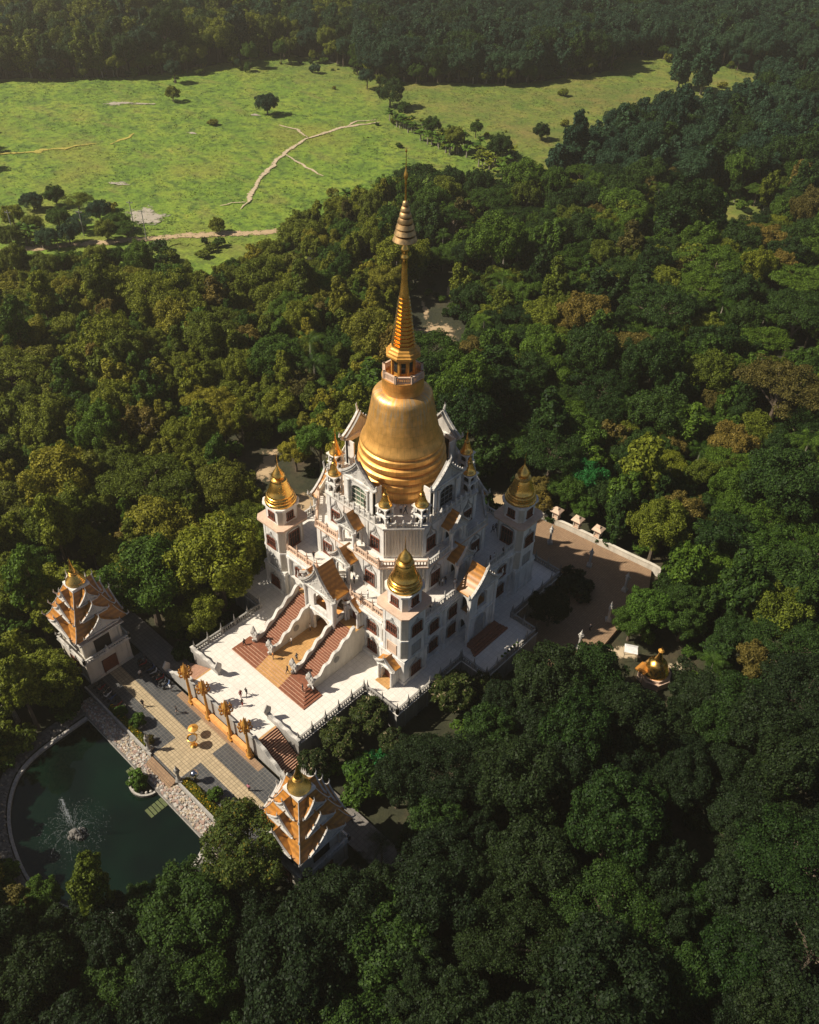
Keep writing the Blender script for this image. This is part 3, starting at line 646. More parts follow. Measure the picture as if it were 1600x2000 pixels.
# --- corner towers
def towers():
    T = 2.45
    lo = MB(); lo.prism([(13-T, -13-T), (13+T, -13-T), (13+T, -13+T), (13-T, -13+T)], .002, 4.9)
    lo.box(13-T-.12, 13+T+.12, -13-T-.12, -13+T+.12, .003, .7); lo.box(13-T-.14, 13+T+.14, -13-T-.14, -13+T+.14, 4.7, 5.0)
    def oct(h, c): return [(13-h+c, -13-h), (13+h-c, -13-h), (13+h, -13-h+c), (13+h, -13+h-c), (13+h-c, -13+h), (13-h+c, -13+h), (13-h, -13+h-c), (13-h, -13-h+c)]
    lo.prism(oct(T, .75), 5.0, 14.1); lo.prism(oct(T+.1, .7), 8.9, 9.2)
    lo.prism(oct(1.95, .62), 14.42, 17.25)
    lo.prism(oct(2.35, .8), 17.25, 17.6)
    for sx, sy in ((1, -1), (1, 1), (-1, 1), (-1, -1)):   # flutes on the chamfers
        for i in range(7):
            t = (i+.5)/7
            for h, c, z0, z1, r in ((T, .75, 5.1, 14.05, .075), (1.95, .62, 14.45, 17.2, .062)):
                ax, ay = 13+sx*(h-c+c*t), -13+sy*(h-c*t); lo.lathe([(r, z0), (r, z1)], 6, (ax, ay), 0, 1)
        lo.extr([(13+sx*(T-.85), -13+sy*(T+.05), 4.95), (13+sx*(T+.05), -13+sy*(T+.05), 4.95), (13+sx*(T+.05), -13+sy*(T-.85), 4.95)], (0, 0, .35), 0)
    for h, z0, z1 in ((T, 5.0, 14.1), (T, .7, 4.7)):     # corner strips
        for sx in (-1, 1):
            e = T-.95 if z0 > 2 else T-.2
            lo.box(13+sx*e-.2, 13+sx*e+.2, -13-T-.06, -13-T+.02, z0, z1); lo.box(13+T-.02, 13+T+.06, -13+sx*e-.2, -13+sx*e+.2, z0, z1)
    lo_me = lo.mesh('corner_tower', ['white_plaster', 'cream_plaster'])
    le = MB(); le.prism(oct(T+.62, .72), 14.1, 14.42); le.prism(oct(T+.35, .72), 13.85, 14.1); le_me = le.mesh('ledge', ['peach_stone'])
    D = MB().lathe([(2.2, 17.6), (2.42, 17.62), (2.45, 17.85), (2.36, 18.05), (2.22, 18.1), (2.30, 18.3), (2.24, 18.5), (2.10, 18.55), (2.16, 18.72), (2.08, 18.9), (1.94, 18.95), (1.98, 19.1), (1.92, 19.3), (1.76, 19.5), (1.58, 20.1), (1.38, 20.8), (1.22, 21.3), (1.16, 21.42), (1.28, 21.5), (1.24, 21.72), (1.02, 21.8), (.86, 21.9), (.92, 22.08), (.70, 22.2), (.72, 22.3), (1.0, 22.36), (.97, 22.52), (.78, 22.9), (.46, 23.4), (.2, 23.85), (.08, 24.2), (.05, 25.3), (.02, 26.3)], 40, (13, -13)).mesh('dome', ['gold'], 50)
    for k in range(4):
        o = link('corner_tower', lo_me, temple, (0, 0, 0), k*PI/2)
        link('ledge', le_me, o); link('dome', D, o)
        for f, (x, y) in ((0, (13, -13-T)), (1, (13+T, -13))):
            put_window(W_T, x, y, 9.75, k, f)
            put_window(W_D, x+(0 if f == 0 else -.5), y+(.5 if f == 0 else 0), 15.2, k, f)
        put_window(W_T, 13+T, -13, 1.3, k, 1)
        for f, (x, y) in ((2, (13, -13+T)), (3, (13-T, -13))):
            put_window(DOOR, x, y, FL2+.15, k, f, 'door')
            put_window(W_D, x+(0 if f == 2 else .5), y-(.5 if f == 2 else 0), 15.2, k, f)
        for f, (x, y) in ((0, (13, -13-T)), (1, (13+T, -13))):   # blind relief panels
            a = k*PI/2; P = MB().box(-.75, .75, -.05, .02, 0, 1.5); P.box(-.95, .95, -.11, .02, -.2, -.05); P.box(-.95, -.8, -.11, .02, -.05, 1.7); P.box(.8, .95, -.11, .02, -.05, 1.7); P.box(-.95, .95, -.11, .02, 1.7, 1.9)
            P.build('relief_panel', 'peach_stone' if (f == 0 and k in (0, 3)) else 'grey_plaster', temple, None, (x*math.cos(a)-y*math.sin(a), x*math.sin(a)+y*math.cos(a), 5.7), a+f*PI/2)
        if k == 0:    # small gabled door porch on the front face of the near towers
            o2 = link('tower_porch', None, temple, (0, 0, 0))
            cx = 13 if k == 0 else -13
            q = MB(); q.archwall(-1.4, 1.4, .003, 3.4, -1.3, -1.0, -.95, .95, .003, 2.0, 3.0)
            for e in (-1, 1): q.lathe([(.26, .003), (.2, .4), (.18, 3.0), (.28, 3.3)], 8, (e*1.3, -1.45)); q.box(e*1.25-.15, e*1.25+.15, -1.0, 0, .003, 3.4)
            q.box(-1.6, 1.6, -1.5, .0, 3.4, 3.6); f = q.build('arch_frame', 'white_plaster', o2); 
            gable(o2, 0, 1.8, 3.6, 5.2, -1.4, 0, bw=.22, ped='ornament_stone')
            MB().box(-.93, .93, -.5, -.45, .01, 2.8).build('door', 'wood_red', o2); MB().box(-1.3, 1.3, -2.2, .0, .004, .1).build('doorstep', 'ochre_tile', o2)
            o2.location = (cx, -13-T, 0)
towers()
# --- blocks B and C
def tier(name, p, q, z0, z1, pl, ql, wx, wm, wz, nf, ledge, floor):
    b = MB(); b.prism(cham(p, q), z0, z1-.3)
    # flutes on chamfers
    for sx, sy in ((1, -1), (1, 1), (-1, 1), (-1, -1)):
        for i in range(nf):
            t = (i+.5)/nf; x = p+(q-p)*t; y = q-(q-p)*t; r = (q-p)*1.414/nf*.36
            b.lathe([(r, z0+.5), (r, z1-.45)], 8, (sx*x, sy*y), 0, 1)
    part(b, name+'_wall', ['white_plaster', 'cream_plaster'])
    b = MB(); b.prism(cham(pl-.1, ql-.18), z1-.5, z1-.3); b.prism(cham(pl, ql), z1-.3, z1-.05); part(b, name+'_ledge', ledge)
    b = MB(); b.prism(cham(pl-.05, ql-.05), z1-.05, z1); part(b, name+'_floor', floor)
    for k in range(4):
        b = MB(); b.box(-p, p, -q-.14, -q+.01, z0, z0+.5)
        for x in (-p+.32, p-.32): b.box(x-.34, x+.34, -q-.16, -q+.01, z0+.5, z1-.5)
        for x in (-wx+1.6, wx-1.6): b.box(x-.18, x+.18, -q-.1, -q+.01, z0+.5, z1-.5)
        part(b, name+'_trim', 'white_plaster', k)
        for x in (-wx, wx): put_window(wm, x, -q, wz, k)
tier('second_storey', 6.7, 11.3, FL2+.002, FL3, 6.75, 11.85, 4.55, W_B, FL2+1.0, 12, 'peach_stone', 'white_tile')
tier('third_storey', 5.9, 9.75, FL3+.002, FL4, 5.95, 10.1, 4.1, W_C, FL3+1.0, 12, 'ornament_stone', 'white_tile')
for k in range(4):
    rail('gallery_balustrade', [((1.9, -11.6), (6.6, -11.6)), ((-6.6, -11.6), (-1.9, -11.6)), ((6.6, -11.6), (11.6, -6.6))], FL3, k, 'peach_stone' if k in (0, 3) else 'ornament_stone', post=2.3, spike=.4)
    rail('roof_balustrade', [((-4.2, -9.9), (4.2, -9.9)), ((6.3, -9.4), (9.4, -6.3))], FL4, k, 'ornament_stone', post=1.1, h=.85, bal=.3, spike=.28)
    porch(k, 1.55, FL2+.004, 13.6, 15.9, -12.9, -11.2, 1.0, roofback=-11.0, pw=.85, bw=.3)
    porch(k, 1.45, FL3+.004, 19.1, 21.6, -11.4, -9.7, .95, roofback=-9.6, pw=.85, bw=.3)
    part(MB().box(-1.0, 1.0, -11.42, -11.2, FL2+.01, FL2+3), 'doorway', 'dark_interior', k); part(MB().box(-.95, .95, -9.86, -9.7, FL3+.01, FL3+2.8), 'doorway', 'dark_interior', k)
    # great gable at the foot of the bell
    o = link('great_gable', None, temple, (0, 0, 0), k*PI/2)
    q = MB(); q.archwall(-2.9, 2.9, FL4+.003, 25.9, -8.9, -8.5, -1.75, 1.75, FL4+.003, FL4+2.0, 25.0)
    for e in (-1, 1):
        q.box(e*2.6-.3, e*2.6+.3, -9.05, -8.45, FL4+.003, 26.0); q.lathe([(.3, FL4), (.3, FL4+.4), (.2, FL4+.5), (.2, 25.3), (.32, 25.6)], 8, (e*1.95, -9.1)); q.box(e*2.9-.2, e*2.9, -8.5, -7.2, FL4+.003, 25.9)
    q.box(-3.2, 3.2, -9.15, -8.4, 25.9, 26.15); q.build('arch_frame', 'white_plaster', o)
    gable(o, k, 3.3, 26.0, 29.4, -9.0, -8.5, bw=.42, pw=.95, roof='weathered_stone')
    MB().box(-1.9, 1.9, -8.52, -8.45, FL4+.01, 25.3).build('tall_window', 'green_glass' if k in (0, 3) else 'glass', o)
    q = MB()
    for i in range(3): q.box(-1.75, 1.75, -8.62, -8.53, FL4+.6+i*.9, FL4+.7+i*.9)
    for i in range(-1, 2): q.box(i*.9-.04, i*.9+.04, -8.6, -8.53, FL4+.01, 25.0)
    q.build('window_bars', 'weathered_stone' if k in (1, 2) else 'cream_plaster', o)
# turrets at the eight corners of the top floor
def turrets():
    b = MB(); h = .82
    for z0, z1 in ((0, 1.55), (1.72, 2.95)):
        for sx in (-1, 1):
            for sy in (-1, 1): b.box(sx*h-(.22 if sx > 0 else 0), sx*h+(0 if sx > 0 else .22), sy*h-(.22 if sy > 0 else 0), sy*h+(0 if sy > 0 else .22), z0, z1)
        for k in range(4):
            pts = []
            n = 8; sp = z0+.75; tp = z1-.2; hh = h-.22
            cu = [(-hh*math.cos(PI*i/n), sp+(tp-sp)*math.sin(PI*i/n)) for i in range(n+1)]
            for (xa, za), (xb, zb) in zip(cu, cu[1:]):
                P = [(xa, -h, za), (xb, -h, zb), (xb, -h, z1), (xa, -h, z1)]; a = k*PI/2; R = lambda p: (p[0]*math.cos(a)-p[1]*math.sin(a), p[0]*math.sin(a)+p[1]*math.cos(a), p[2])
                v = R((0, .2, 0)); b.extr([R(p) for p in P], v)
    b.box(-h-.14, h+.14, -h-.14, h+.14, 1.55, 1.72); b.box(-h-.2, h+.2, -h-.2, h+.2, 2.95, 3.15); b.box(-.5, .5, -.5, .5, .005, 2.9, 1)
    me = b.mesh('turret', ['white_plaster', 'dark_interior'])
    d = MB().lathe([(.98, 3.15), (1.0, 3.3), (.9, 3.42), (.78, 3.6), (.82, 3.7), (.7, 3.85), (.58, 4.3), (.44, 4.8), (.36, 5.05), (.40, 5.15), (.26, 5.3), (.28, 5.4), (.16, 5.7), (.08, 6.2), (.02, 7.3)], 24).mesh('dome', ['gold'], 50)
    for x, y in ((5.15, 8.75), (8.75, 5.15)):
        for sx in (-1, 1):
            for sy in (-1, 1):
                o = link('turret', me, temple, (sx*x, sy*y, FL4+.002)); link('dome', d, o)
turrets()
# outer stairs from the gallery up to the bell platform on the two far sides
for k, sgn in ((3, 1), (2, -1)):
    o = link('gallery_stairs', None, temple, (0, 0, 0), k*PI/2); n = 22
    for i in range(n):
        x = sgn*(6.2-5.8*i/n); xe = sgn*(6.2-5.8*(i+1)/n)
        MB().box(min(x, xe), max(x, xe), -11.5, -10.0, FL3+.01, FL3+.2+(FL4-FL3-.2)*(i+1)/n).build('step', 'cream_plaster', o)
    b = MB()
    b.extr([(sgn*6.4, -11.62, FL3+.01), (sgn*6.4, -11.62, FL3+1.2), (sgn*.4, -11.62, FL4+1.0), (sgn*.4, -11.62, FL3+.01)], (0, .14, 0)); b.build('stair_parapet', 'cream_plaster', o)
# --- golden bell stupa
prof = [(5.9, FL4+.003), (5.95, 22.45)]
for zt, r in ((23.75, 6.5), (25.1, 6.6), (26.45, 6.58), (27.8, 6.45), (29.1, 6.22)):
    prof += [(r-.55, zt-1.26), (r-.08, zt-1.12), (r+.02, zt-.72), (r-.04, zt-.28), (r-.3, zt-.06)]
prof += [(5.78, 29.12), (6.02, 29.18), (6.04, 29.36), (5.94, 29.62), (5.72, 30.0), (5.52, 30.4), (5.38, 30.8), (5.26, 31.3), (5.1, 32.0), (4.9, 33.0), (4.67, 34.2), (4.44, 35.5), (4.3, 36.3), (4.24, 36.7), (4.02, 37.05), (3.6, 37.32), (3.2, 37.45), (2.96, 37.5), (2.92, 37.9), (2.92, 39.4), (2.98, 39.5), (2.98, 39.7), (2.5, 39.72)]
st = MB().lathe(prof, 72)
bell = st.build('bell', 'bell_gold', temple, 38)
def octo(r): return PI/8
c = MB(); c.lathe([(1.72, 39.72), (1.72, 40.0), (1.55, 40.05), (1.55, 42.5), (1.8, 42.7), (1.9, 42.9)], 8, (0, 0), PI/8)
c.lathe([(2.42, 42.9), (2.5, 43.0), (2.5, 43.25), (2.3, 43.35), (2.25, 43.6), (2.0, 43.75), (1.9, 44.0), (1.7, 44.15), (1.62, 44.4)], 8, (0, 0), PI/8)
for i in range(8):
    a = PI/8+i*PI/4; c.cbox((1.6*math.cos(a), 1.6*math.sin(a), 41.3), (.14, .14, 1.3), 0, a)
o = c.build('lantern_room', 'painted_gold', temple)
for i in range(8):
    a = i*PI/4; r = 1.55*math.cos(PI/8)
    link('window', MB().box(-.3, .3, -.06, .0, 0, 1.5).mesh('window', ['glass']), o, (r*math.cos(a), r*math.sin(a), 40.6), a+PI/2)
b = MB()
for i in range(8):
    a0, a1 = PI/8+i*PI/4, PI/8+(i+1)*PI/4; balustrade(b, (2.8*math.cos(a0), 2.8*math.sin(a0)), (2.8*math.cos(a1), 2.8*math.sin(a1)), 39.72, 1.0, 9, .22, 0)
b.build('lantern_railing', 'peach_stone', o)
pr = []; N = 13
for i in range(N):
    z0 = 44.4+(51.4-44.4)*i/N; dz = 7.0/N; r = 1.68+(.72-1.68)*i/N
    pr += [(r*.98, z0), (r*1.04, z0+dz*.06), (r*1.02, z0+dz*.42), (r*.84, z0+dz*.52), (r*.83, z0+dz*.98)]
cone = MB().lathe(pr, 8, (0, 0), PI/8).build('ringed_cone', 'gold', temple)
MB().lathe([(.66, 51.4), (.5, 52.6), (.42, 53.4), (.38, 55.5), (.36, 56.2), (.5, 56.4), (.5, 56.6), (.36, 56.8), (.36, 57.2), (.52, 57.4), (.48, 57.7), (.22, 58.1), (.14, 58.6), (.12, 64), (.1, 65.5), (.16, 65.7), (.10, 65.9), (.24, 66.3), (.26, 66.7), (.1, 67.2), (.05, 67.6), (.04, 69.2), (.12, 69.3), (.1, 69.5), (.01, 69.7)], 16).build('finial_mast', 'gold', cone, 50)
for i in range(7):
    t = i/7; r = 1.32*(1-t)**1.05+.22; z = 58.7+5.0*(i/7)**.92; hgt = .80-.03*i
    MB().lathe([(r, z), (r*1.02, z+.06), (r*.86, z+hgt*.75), (r*.80, z+hgt*.8), (r*.45, z+hgt*.92), (.1, z+hgt)], 20).build('umbrella_tier', 'brass', cone, 40)

# ------------------------------------------------------------------ the two roofed pagodas by the courtyard
def pagoda(x, y, label, doorface):
    o = thing('pagoda', label, 'pagoda', (x, y, CZ), 0, 'pagodas flanking the courtyard')
    H = 3.55
    b = MB(); b.box(-H, H, -H, H, 0, 4.4)
    b.box(-H-.15, H+.15, -H-.15, H+.15, .0, .5); b.box(-3.0, 3.0, -3.0, 3.0, 4.7, 8.0); b.box(-2.6, 2.6, -2.6, 2.6, 8.3, 9.9)
    for sx in (-1, 1):
        for sy in (-1, 1): b.lathe([(.42, 4.7), (.3, 5.0), (.28, 7.6), (.42, 7.95)], 10, (sx*2.95, sy*2.95)); b.box(sx*3.4-.25, sx*3.4+.25, sy*3.4-.25, sy*3.4+.25, .5, 4.4)
    b.build('wall', 'cream_plaster', o)
    b = MB(); b.box(-H-.4, H+.4, -H-.4, H+.4, 4.4, 4.7); b.box(-H-.1, H+.1, -H-.1, H+.1, 8.0, 8.3)
    b.build('ledge', 'ornament_stone', o)
    for k in range(4):
        a = k*PI/2
        R = lambda px, py: (px*math.cos(a)-py*math.sin(a), px*math.sin(a)+py*math.cos(a))
        q = MB().box(-1.0, 1.0, -H-.05, -H+.02, .1, 2.9); q.box(-1.2, -1.0, -H-.15, -H+.02, .1, 3.1); q.box(1.0, 1.2, -H-.15, -H+.02, .1, 3.1); q.box(-1.2, 1.2, -H-.15, -H+.02, 2.9, 3.1); q.box(-.05, .05, -H-.1, -H+.02, .1, 2.9)
        q.build('door', 'wood_red', o, None, (0, 0, 0), a)
        MB().box(-1.3, 1.3, -3.06, -2.98, 4.75, 7.2).build('opening', 'dark_interior', o, None, (0, 0, 0), a)
    b = MB()
    for k in range(4):
        pts = [(-H-.25, -H-.25), (H+.25, -H-.25), (H+.25, H+.25), (-H-.25, H+.25)]; balustrade(b, pts[k], pts[(k+1) % 4], 4.7, .7, 3.6, .4, .3)
    b.build('balustrade', 'ornament_stone', o)
    # three diminishing roofs: hipped skirt with a gabled dormer on each side
    for ti, (h0, h1, z0, z1) in enumerate(((4.25, 2.75, 9.7, 12.3), (3.25, 2.0, 12.0, 14.4), (2.35, 1.25, 14.1, 16.3))):
        r = MB(); rings = []
        for i in range(7):
            t = i/6; h = h0+(h1-h0)*(t**.8); z = z0+(z1-z0)*(t**1.15)
            rings.append([(-h, -h, z), (h, -h, z), (h, h, z), (-h, h, z)])
        r.loft(rings); r.box(-h0+.2, h0-.2, -h0+.2, h0-.2, z0-.25, z0-.001)
        ro = r.build('roof', 'roof_tile', o, 30)
        hp = MB()
        for sx in (-1, 1):
            for sy in (-1, 1):
                hp.tube([(sx*(g_[1][0]), sy*g_[1][0], g_[1][2]+.05) for g_ in rings[::-1]]+[(sx*(h0+.25), sy*(h0+.25), z0+.45)], [.055]*7+[.02], 5)
                hp.tube([(sx*(h0-.05), sy*(h0-.05), z0+.05), (sx*(h0+.2), sy*(h0+.2), z0+.4), (sx*(h0+.15), sy*(h0+.15), z0+.95)], [.13, .1, .02], 5)
        hp.build('hip_ridge', 'ornament_stone', ro)
        for k in range(4):
            a = k*PI/2; hw = h0*.62; ap = z0+(z1-z0)*.98
            d = MB(); P = gprof(hw, z0+.12, ap, 8, .85)
            d.loft([[(x_, y_, z_) for x_, z_ in P] for y_ in (-h0-.05, -h1*.5)], 0, False); d.loft([[(x_, y_, z_-.12) for x_, z_ in P] for y_ in (-h1*.5, -h0-.05)], 0, False)
            d.build('dormer_roof', 'roof_tile', ro, 50, (0, 0, 0), a)
            w = MB()
            for (xa, za), (xb, zb) in zip(P, P[1:]): w.extr([(xa, -h0-.2, za-.12), (xb, -h0-.2, zb-.12), (xb, -h0-.2, zb+.05), (xa, -h0-.2, za+.05)], (0, .2, 0))
            w.extr([(x_*.95, -h0-.0, z_-.1) for x_, z_ in P], (0, .1, 0)); w.box(-hw, hw, -h0-.18, -h0+.05, z0-.12, z0+.1)
            w.tube([(0, -h0-.15, ap), (0, -h0-.3, ap+.45), (0, -h0-.2, ap+.95)], [.12, .08, .015], 5)
            for e in (-1, 1): w.tube([(e*hw, -h0-.12, z0+.15), (e*(hw+.3), -h0-.12, z0+.2), (e*(hw+.3), -h0-.12, z0+.75)], [.12, .1, .015], 5)
            for e, zz in ((0, .42), (-.3, .25), (.3, .25), (0, .68)): w.lathe([(.16, 0), (.1, .08)], 6); m_ = len(w.v); [w.v.__setitem__(j, (e*hw*.9+w.v[j][0], -h0-w.v[j][2]-.0, z0+(ap-z0)*zz*.8+w.v[j][1])) for j in range(m_-12, m_)]
            w.build('gable_board', 'ornament_stone', ro, None, (0, 0, 0), a)
    MB().box(-1.35, 1.35, -1.35, 1.35, 16.0, 16.55).build('dome_plinth', 'white_plaster', o)
    MB().lathe([(1.3, 16.55), (1.42, 16.7), (1.28, 16.9), (1.34, 17.05), (1.18, 17.25), (.88, 17.7), (.66, 18.1), (.72, 18.2), (.6, 18.3), (.62, 18.5), (.5, 18.6), (.52, 18.8), (.38, 19.1), (.26, 19.7), (.12, 20.4), (.02, 21.2)], 28).build('dome', 'gold', o, 50)
    return o
pagoda(24, -42.3, 'orange roofed pagoda beside the near end of the courtyard, golden dome on top', 3)
pagoda(-24, -42.3, 'orange roofed pagoda at the far left end of the courtyard by trees', 1)

# ------------------------------------------------------------------ courtyard things
def gold_pillar(x, y, label):
    o = thing('golden_pillar', label, 'pillar', (x, y, CZ), 0, 'golden pillars along the terrace front')
    MB().box(-.42, .42, -.42, .42, 0, .35).lathe([(.4, .35), (.33, .6), (.4, .8), (.3, 1.1), (.3, 1.5)], 10).build('base', 'painted_gold', o)
    MB().lathe([(.3, 1.5), (.22, 1.7), (.19, 5.6), (.3, 5.7), (.3, 5.9), (.22, 6.0), (.4, 6.3)], 12).build('shaft', 'painted_gold', o, 40)
    h = MB(); h.lathe([(.48, 6.3), (.62, 6.7), (.45, 7.1), (.55, 7.4), (.3, 8.0), (.12, 8.5), (.02, 9.0)], 10)
    for i in range(8):
        a = i*PI/4; c_, s_ = math.cos(a), math.sin(a)
        for r0, z0, s2 in ((.4, 6.3, 1), (.35, 7.0, .8)): h.tube([(c_*r0, s_*r0, z0), (c_*(r0+.45*s2), s_*(r0+.45*s2), z0+.15), (c_*(r0+.6*s2), s_*(r0+.6*s2), z0+.6*s2), (c_*(r0+.4*s2), s_*(r0+.4*s2), z0+1.0*s2)], [.13, .14, .11, .03], 5)
    h.build('crown_finial', 'painted_gold', o); return o
for x, l in ((-6.73, 'golden pillar with carved crown, farthest left of four by the terrace'), (-2.59, 'golden pillar with carved crown, second from the left pagoda'), (2.59, 'golden pillar with carved crown, third from the left pagoda'), (6.73, 'golden pillar with carved crown, nearest the orange roofed near pagoda')): gold_pillar(x, -37.6, l)
b = MB()
for x0, x1 in ((-6.2, -3.1), (-2.05, 2.05), (3.1, 6.2)): b.box(x0, x1, -37.75, -37.3, CZ+.02, CZ+1.15); b.box(x0-.05, x1+.05, -37.85, -37.2, CZ+1.15, CZ+1.3)
tag(b.build('low_wall', 'orange_paint'), 'low orange wall running between the golden pillars', 'wall')
o = thing('incense_urn', 'golden bowl shaped incense urn on the courtyard crossing', 'urn', (-.35, -41.95, CZ+.01))
MB().lathe([(.45, 0), (.5, .1), (.25, .3), (.2, .9), (.3, 1.1), (.55, 1.3), (.72, 1.65), (.75, 1.9), (.7, 1.92), (.6, 1.7), (.1, 1.65)], 24).build('bowl', 'gold', o, 45); MB().lathe([(.62, 1.72), (.3, 1.78), (.02, 1.8)], 16).build('ash', 'rock', o)
o = thing('golden_canopy', 'round golden canopy on a slim pole behind the incense urn', 'canopy', (-1.75, -40.8, CZ+.01))
MB().lathe([(.3, 0), (.25, .12), (.05, .2), (.05, 1.75)], 12).build('pole', 'gold', o); MB().lathe([(.72, 1.55), (.74, 1.62), (.4, 1.80), (.12, 1.9), (.06, 2.1), (.01, 2.25)], 28).build('cover', 'painted_gold', o, 45)
def stone_statue(x, y, label, h=3.6, mat='weathered_stone', name='guardian_statue', grp=None):
    o = thing(name, label, 'statue', (x, y, CZ), random.uniform(0, 6), grp)
    MB().box(-.45, .45, -.45, .45, 0, .5).lathe([(.4, .5), (.3, .8), (.22, 1.0), (.2, h*.6), (.34, h*.66)], 10).build('pedestal', mat, o)
    s = MB(); z = h*.66
    s.lathe([(.3, z), (.34, z+.3), (.24, z+.6), (.3, z+.8), (.14, z+.95), (.17, z+1.1), (.14, z+1.25), (.06, z+1.4), (.01, z+1.75)], 10)
    for e in (-1, 1): s.tube([(e*.28, 0, z+.75), (e*.42, -.1, z+.5), (e*.2, -.28, z+.45)], [.09, .08, .05], 5)
    s.build('figure', mat, o, 60); return o
stone_statue(-4.3, -46.7, 'weathered stone guardian statue at the pond steps, hedge on its left', 3.2); stone_statue(2.95, -46.8, 'weathered stone guardian statue at the pond steps beside the yellow flowerbed', 3.2)
o = thing('mirror_ball', 'silver mirror ball on a dark pedestal by the yellow flowerbed', 'ball', (4.5, -45.2, CZ))
MB().lathe([(.4, 0), (.3, .2), (.15, .3), (.15, 1.0), (.25, 1.1)], 12).build('pedestal', 'black_plastic', o); MB().lathe([(.62*math.sin(PI*i/12)+.001, 1.7-.62*math.cos(PI*i/12)) for i in range(13)], 24).build('ball', 'steel', o, 60)
# pond steps, kerbs, pebble strip
b = MB()
for i in range(4): b.box(-3.2, 2.5, -47.0-.32*(i+1), -47.0-.32*i, CZ-.9, CZ-.14*(i+1))
tag(b.build('pond_steps', 'brick_paving'), 'broad terracotta steps from the courtyard down to the pebbled bank', 'steps')
tag(MB().box(-20.4, -3.3, -47.15, -46.9, -4.2, CZ+.35).build('low_wall', 'concrete'), 'low kerb wall behind the left hedge along the pebbles', 'wall')
tag(MB().box(2.6, 20.4, -47.15, -46.9, -4.2, CZ+.35).build('low_wall', 'concrete'), 'low kerb wall behind the yellow flowerbed along the pebbles', 'wall')
b = MB(); n = len(POND)
inn = [(x*.985, -58+(y+58)*.985) for x, y in POND]; ou = [(x*1.022, -58+(y+58)*1.022) for x, y in POND]
b.loft([[(x, y, -5.3) for x, y in inn], [(x, y, -3.88) for x, y in inn], [(x, y, -3.88) for x, y in ou], [(x, y, -5.3) for x, y in ou]], 0, True, False)
tag(b.build('pond_kerb', 'kerb_stone'), 'pale stone kerb curving round the dark pond', 'kerb')
def pebbles(name, label, inside, x0, x1, y0, y1, n, z, mats, seed):
    rnd = random.Random(seed); b = MB()
    for _ in range(n):
        x, y = rnd.uniform(x0, x1), rnd.uniform(y0, y1)
        if not inside(x, y): continue
        r = rnd.uniform(.13, .30); a = rnd.uniform(0, 6.28); L = [(x+r*rnd.uniform(.8, 1.2)*math.cos(a+i*PI/3), y+r*rnd.uniform(.8, 1.2)*.75*math.sin(a+i*PI/3)) for i in range(6)]
        h = rnd.uniform(.06, .2); m = rnd.randrange(len(mats))
        b.loft([[(px, py, z) for px, py in L], [(px*.75+x*.25, py*.75+y*.25, z+h) for px, py in L]], m)
    o = b.build(name, mats); tag(o, label, 'pebbles', kind='stuff')
for nm, c in (('pebble_buff', (0.406, 0.328, 0.234)), ('pebble_pink', (0.343, 0.234, 0.187)), ('pebble_grey', (0.234, 0.211, 0.187)), ('pebble_white', (0.484, 0.445, 0.390))): plain(nm, c, .7, 0, 3, .3)
PM = ['pebble_buff', 'pebble_pink', 'pebble_grey', 'pebble_white']
slab('pebble_bed', 'rock', -19, 14.5, -49.6, -47.2, -3.86, .3)
pebbles('pebbles', 'bank of pale cobbles between courtyard and pond', lambda x, y: not (-3.2 < x < 2.5 and y > -48.3), -18.8, 13.8, -49.3, -47.25, 2600, -3.86, PM, 5)
tag(MB().add([(x*1.04, -58+(y+58)*1.04, -3.9) for x, y in POND]+[(x*1.17, -58+(y+58)*1.18, -3.9) for x, y in POND], [(i, i+1, n+i+1, n+i) for i in range(n-1)]).build('pond_bank', 'rock'), kind='structure')
pebbles('pebbles', 'ring of dark cobbles round the outer pond bank', lambda x, y: (not inpoly(x/1.04, -58+(y+58)/1.04, POND)) and inpoly(x/1.16, -58+(y+58)/1.16, POND) and y < -49.7, -19, 19, -70, -49.7, 3000, -3.9, ['pebble_grey', 'rock', 'pebble_grey', 'rock', 'pebble_buff'], 6)
# planter island
o = thing('planter_island', 'half round kerbed planter island at the pond edge', 'planter', (-.9, -49.8, -4.4))
arc = [(2.5*math.cos(PI+PI*i/16), 2.2*math.sin(PI+PI*i/16)) for i in range(17)]
MB().prism(arc, 0, .45).build('soil', 'forest_floor', o)
b = MB()
for (xa, ya), (xb, yb) in zip(arc, arc[1:]): b.extr([(xa, ya, -.4), (xb, yb, -.4), (xb*.88, yb*.88, -.4), (xa*.88, ya*.88, -.4)], (0, 0, 1.0))
b.build('kerb', 'kerb_stone', o)
for i in range(9): a = PI+.2+i*.34; MB().lathe([(.2, .6), (.22, .7), (.1, .85)], 6, (2.0*math.cos(a), 1.75*math.sin(a))).build('edging_stone', 'pebble_white', o)
for nm, x, lab in (('water_steps', 2.6, 'green mossy steps sinking into the pond right of the planter island'), ('water_steps', -4.4, 'green mossy slab sinking into the pond left of the planter island')):
    b = MB()
    for i in range(5 if x > 0 else 2): b.box(x, x+1.6, -49.7-.55*(i+1)+.12, -49.7-.55*i, -5, -4.12-.02*i)
    tag(b.build(nm, 'moss' if 'moss' in MATS else 'concrete'), lab, 'steps')
plain('moss', (.085, .105, .03), .6, 0, 2, .3)
for o_ in COL.objects:
    if o_.name.startswith('water_steps'): o_.data.materials[0] = MATS['moss']
